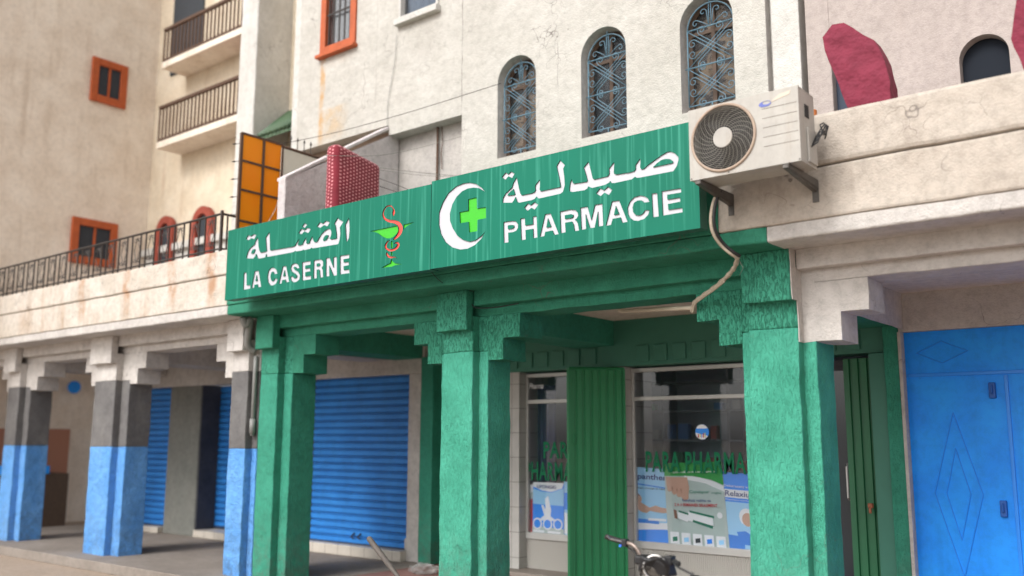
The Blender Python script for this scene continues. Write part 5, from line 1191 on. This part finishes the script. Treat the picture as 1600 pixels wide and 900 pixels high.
# ================================================================== MOPED, POLE, BAG
MC = thing('moped', 'old moped with curved rusty handlebar parked before the wide shop window', 'moped', (-3.1, 5.6, 0))
Lg, Rg = Vector((-3.52, 5.37, 1.085)), Vector((-2.86, 5.20, 0.965))
cl = Vector((-3.20, 5.42, 0.82))
lean = Vector((0.10, 0, 0))
la_, ra_ = Vector((-3.40, 5.40, 1.055)), Vector((-2.97, 5.27, 0.985))
bl = smooth_path([la_, Vector((-3.315, 5.39, 1.04)), Vector((-3.265, 5.40, 0.97)), Vector((-3.24, 5.42, 0.86)), cl])
br_ = smooth_path([cl, Vector((-3.14, 5.39, 0.855)), Vector((-3.09, 5.35, 0.92)), Vector((-3.05, 5.32, 0.99)), ra_])
b = MB(); b.tube(bl+br_[1:], 0.0135, 8); hb = b.build('handlebar', simple('rusty_chrome_tube', (0.30,0.24,0.21), 0.4, metal=0.6, var=0.4, scale=25), MC, smooth=True)
b = MB(); b.tube([bl[0]+Vector((0.012,0,-0.022)), Vector((-3.30,5.38,1.0)), Vector((-3.262,5.39,0.93)), Vector((-3.235,5.41,0.84))], 0.005, 6); b.tube([Vector((-3.05,5.3,1.0)), Vector((-3.13,5.26,1.0)), Vector((-3.19,5.25,0.93)), Vector((-3.2,5.3,0.82))], 0.005, 6); b.tube([Vector((-3.30,5.36,1.03)), Vector((-3.2,5.25,0.98)), Vector((-3.1,5.24,0.93)), Vector((-3.08,5.3,0.84))], 0.004, 6); b.build('brake_cable', M['black'], hb, smooth=True)
def grip(a_, b__, nm='grip'):
    b = MB(); n = 16; pts = [a_.lerp(b__, i/n) for i in range(n+1)]; b.tube(pts, [0.0165+0.002*(i % 2) for i in range(n+1)], 10); return b.build(nm, M['rubber'], hb, smooth=True)
grip(Lg, la_); grip(Vector((-2.90, 5.23, 0.972)), ra_)
b = MB(); b.tube([la_+Vector((0.02,-0.01,0)), Lg.lerp(la_, 0.4)+Vector((0.02,-0.06,0.005)), Lg+Vector((0.06,-0.07,0.012))], 0.006, 6); b.build('brake_lever', M['chrome'], hb)
b = MB(); b.tube([ra_+Vector((0.0,-0.03,0.01)), Rg+Vector((0.0,-0.05,0.0)), Rg+Vector((0.09,-0.06,-0.028))], 0.0065, 6); b.cyl(Rg+Vector((0.088,-0.06,-0.028)), (1,0,-0.3), 0.011, 0.014, 8); b.build('brake_lever', M['black'], hb)
b = MB(); b.box(ra_.x-0.035, ra_.x+0.02, ra_.y-0.045, ra_.y+0.02, ra_.z-0.03, ra_.z+0.03); b.box(ra_.x-0.015, ra_.x+0.008, ra_.y-0.05, ra_.y-0.02, ra_.z-0.07, ra_.z-0.03); b.build('switch_housing', M['black'], hb, bevel=0.008)
b = MB(); b.box(la_.x-0.01, la_.x+0.035, la_.y-0.03, la_.y+0.02, la_.z-0.025, la_.z+0.022); b.build('switch_housing', M['black'], hb, bevel=0.006)
b = MB(); b.cyl(la_+Vector((0.0,-0.035,-0.02)), (0,-1,0), 0.008, 0.008, 12); b.build('blue_reflector', simple('blue_lens', (0.05,0.2,0.9), 0.2), hb)
# headlamp with dark cowl and chrome ring
hc = Yp(1024, 887, 5.2)
ax = Vector((0.35, -0.9, 0.12)).normalized()
b = MB(); b.tube([hc-ax*0.12, hc-ax*0.08, hc-ax*0.02, hc], [0.03, 0.062, 0.078, 0.08], 24); hl = b.build('headlamp', M['black'], MC, smooth=True)
b = MB(); o1 = ax.orthogonal().normalized(); o2 = ax.cross(o1); b.tube([hc+ax*0.004+(o1*math.cos(k*math.pi/14)+o2*math.sin(k*math.pi/14))*0.072 for k in range(28)], 0.009, 6, closed=True); b.build('chrome_ring', M['chrome'], hl, smooth=True)
b = MB(); b.tube([hc+ax*0.002, hc+ax*0.012, hc+ax*0.018], [0.068, 0.045, 0.012], 24); b.build('lens', simple('headlamp_glass', (0.10,0.09,0.08), 0.15), hl, smooth=True)
b = MB(); b.prism([hc+Vector((-0.115,-0.03,-0.03)), hc+Vector((-0.085,-0.04,0.075)), hc+Vector((-0.05,-0.04,0.06)), hc+Vector((0.05,-0.03,0.05)), hc+Vector((0.08,-0.02,0.02)), hc+Vector((0.09,0,-0.05))], (0.02, 0.09, 0.0)); b.build('cowl', M['black'], MC, bevel=0.012)
b = MB(); b.tube([cl, cl+Vector((-0.10,-0.02,-0.03)), cl+Vector((-0.20,-0.03,-0.045))], 0.012, 6); b.build('indicator_stalk', M['black'], MC)
b = MB(); c_ = cl+Vector((-0.235,-0.05,-0.035)); b.tube([c_+Vector((-0.055,0,-0.02)), c_+Vector((-0.03,0,0)), c_+Vector((0.01,0,0.012)), c_+Vector((0.05,0,0.0))], [0.012, 0.034, 0.04, 0.02], 14); b.build('indicator_lamp', M['black'], MC, smooth=True)
b = MB(); q = Yp(1005, 874, 5.24); b.box(q.x-0.045, q.x+0.075, 5.20, 5.30, q.z-0.03, q.z+0.025); b.build('instrument_box', M['black'], MC, bevel=0.012)
b = MB()
for k in range(5):
    b.tube(smooth_path([Yp(1000+k*3, 898, 5.22), Yp(1004+k*4, 884-k, 5.12), Yp(1020+k*4, 875-k, 5.10), Yp(1038+k*2, 881+k*2, 5.14), Yp(1040, 900, 5.2)]), 0.004, 5)
b.build('cable_bundle', M['black'], MC, smooth=True)
# fork, wheels, frame, tank, seat (mostly below the picture)
fh = Vector((-3.05, 5.02, 0.29)); rh = Vector((-3.28, 6.14, 0.29))
b = MB()
for s in (-0.055, 0.055): b.tube([cl+Vector((s, 0, 0)), fh+Vector((s, 0, 0))], 0.015, 8)
b.tube([cl+Vector((-0.06,0,0)), cl+Vector((0.06,0,0))], 0.02, 8); b.build('fork', M['chrome'], MC)
for hub in (fh, rh):
    d_ = (fh-rh).normalized(); d_.z = 0
    b = MB(); b.tube([hub+d_*0.26*math.cos(k*math.pi/20)+Vector((0,0,0.26*math.sin(k*math.pi/20))) for k in range(40)], 0.032, 8, closed=True); wh = b.build('wheel', M['rubber'], MC, smooth=True)
    b = MB(); b.tube([hub+d_*0.225*math.cos(k*math.pi/20)+Vector((0,0,0.225*math.sin(k*math.pi/20))) for k in range(40)], 0.012, 6, closed=True)
    for k in range(12): b.tube([hub, hub+d_*0.225*math.cos(k*math.pi/6)+Vector((0,0,0.225*math.sin(k*math.pi/6)))], 0.003, 4)
    b.build('rim', M['chrome'], wh)
b = MB(); b.tube([cl+Vector((0,0.03,-0.06)), Vector((-3.2,5.6,0.45)), Vector((-3.24,5.85,0.42)), rh], 0.022, 8); b.tube([Vector((-3.24,5.85,0.42)), Vector((-3.26,5.95,0.62))], 0.02, 8); b.tube([Vector((-3.2,5.7,0.4)), Vector((-3.05,5.75,0.01))], 0.01, 6); b.build('frame', M['black'], MC)
b = MB(); b.tube([Vector((-3.2,5.5,0.56)), Vector((-3.205,5.58,0.6)), Vector((-3.21,5.72,0.58)), Vector((-3.23,5.82,0.54))], [0.04,0.085,0.085,0.05], 14); b.build('fuel_tank', simple('dark_tank_paint', (0.03,0.03,0.035), 0.25), MC, smooth=True)
b = MB(); b.tube([Vector((-3.23,5.8,0.66)), Vector((-3.25,5.9,0.68)), Vector((-3.28,6.15,0.68)), Vector((-3.29,6.25,0.66))], [0.05,0.09,0.1,0.06], 14); b.build('seat', M['rubber'], MC, smooth=True)
b = MB(); b.box(-3.27, -3.15, 5.6, 5.85, 0.2, 0.4); b.build('engine', M['steel'], MC, bevel=0.02)

# pale pole
p0, p1 = Yp(577, 842, 5.6), Yp(619, 897, 5.6); d_ = (p1-p0); end = p0+d_*((0.0-p0.z)/d_.z)
b = MB(); n = 24; pts = [p0.lerp(end, i/n) for i in range(n+1)]; pts = [p0-d_.normalized()*0.02, p0-d_.normalized()*0.012]+pts
rr = [0.008, 0.019]+[0.024 if i < 6 else (0.021 if i < 7 else 0.015+0.0015*math.sin(i*3)) for i in range(n+1)]
b.tube(pts, rr, 12)
tag(b.build('wooden_pole', simple('pale_worn_wood', (0.10,0.085,0.075), 0.7, var=0.7, scale=28, bump=0.8, bscale=50), smooth=True), 'pale worn stick with rounded thick end, leaning before the blue roller shutter', 'stick')
# crumpled clear bag on the floor by the pilaster
q = Zp(662, 893, ZF+0.02); bm = bmesh.new(); bmesh.ops.create_icosphere(bm, subdivisions=4, radius=1)
for v in bm.verts:
    nn = noise.noise(v.co*2.3)*0.5+noise.noise(v.co*5.5)*0.25; v.co = v.co*(1+nn); v.co.z = max(v.co.z*0.5+0.35, 0); v.co *= 0.13; v.co.x *= 1.4
me = bpy.data.meshes.new('plastic_bag'); bm.to_mesh(me); bm.free()
mm, nt_, bb = new_mat('clear_polythene'); bb.inputs['Base Color'].default_value = (0.4,0.39,0.38,1); bb.inputs['Roughness'].default_value = 0.25; bb.inputs['Alpha'].default_value = 0.3
me.materials.append(mm); o = bpy.data.objects.new('plastic_bag', me); COL.objects.link(o); o.location = (q.x, q.y, ZF)
tag(o, 'crumpled clear plastic bag on the floor by the green pilaster', 'bag')
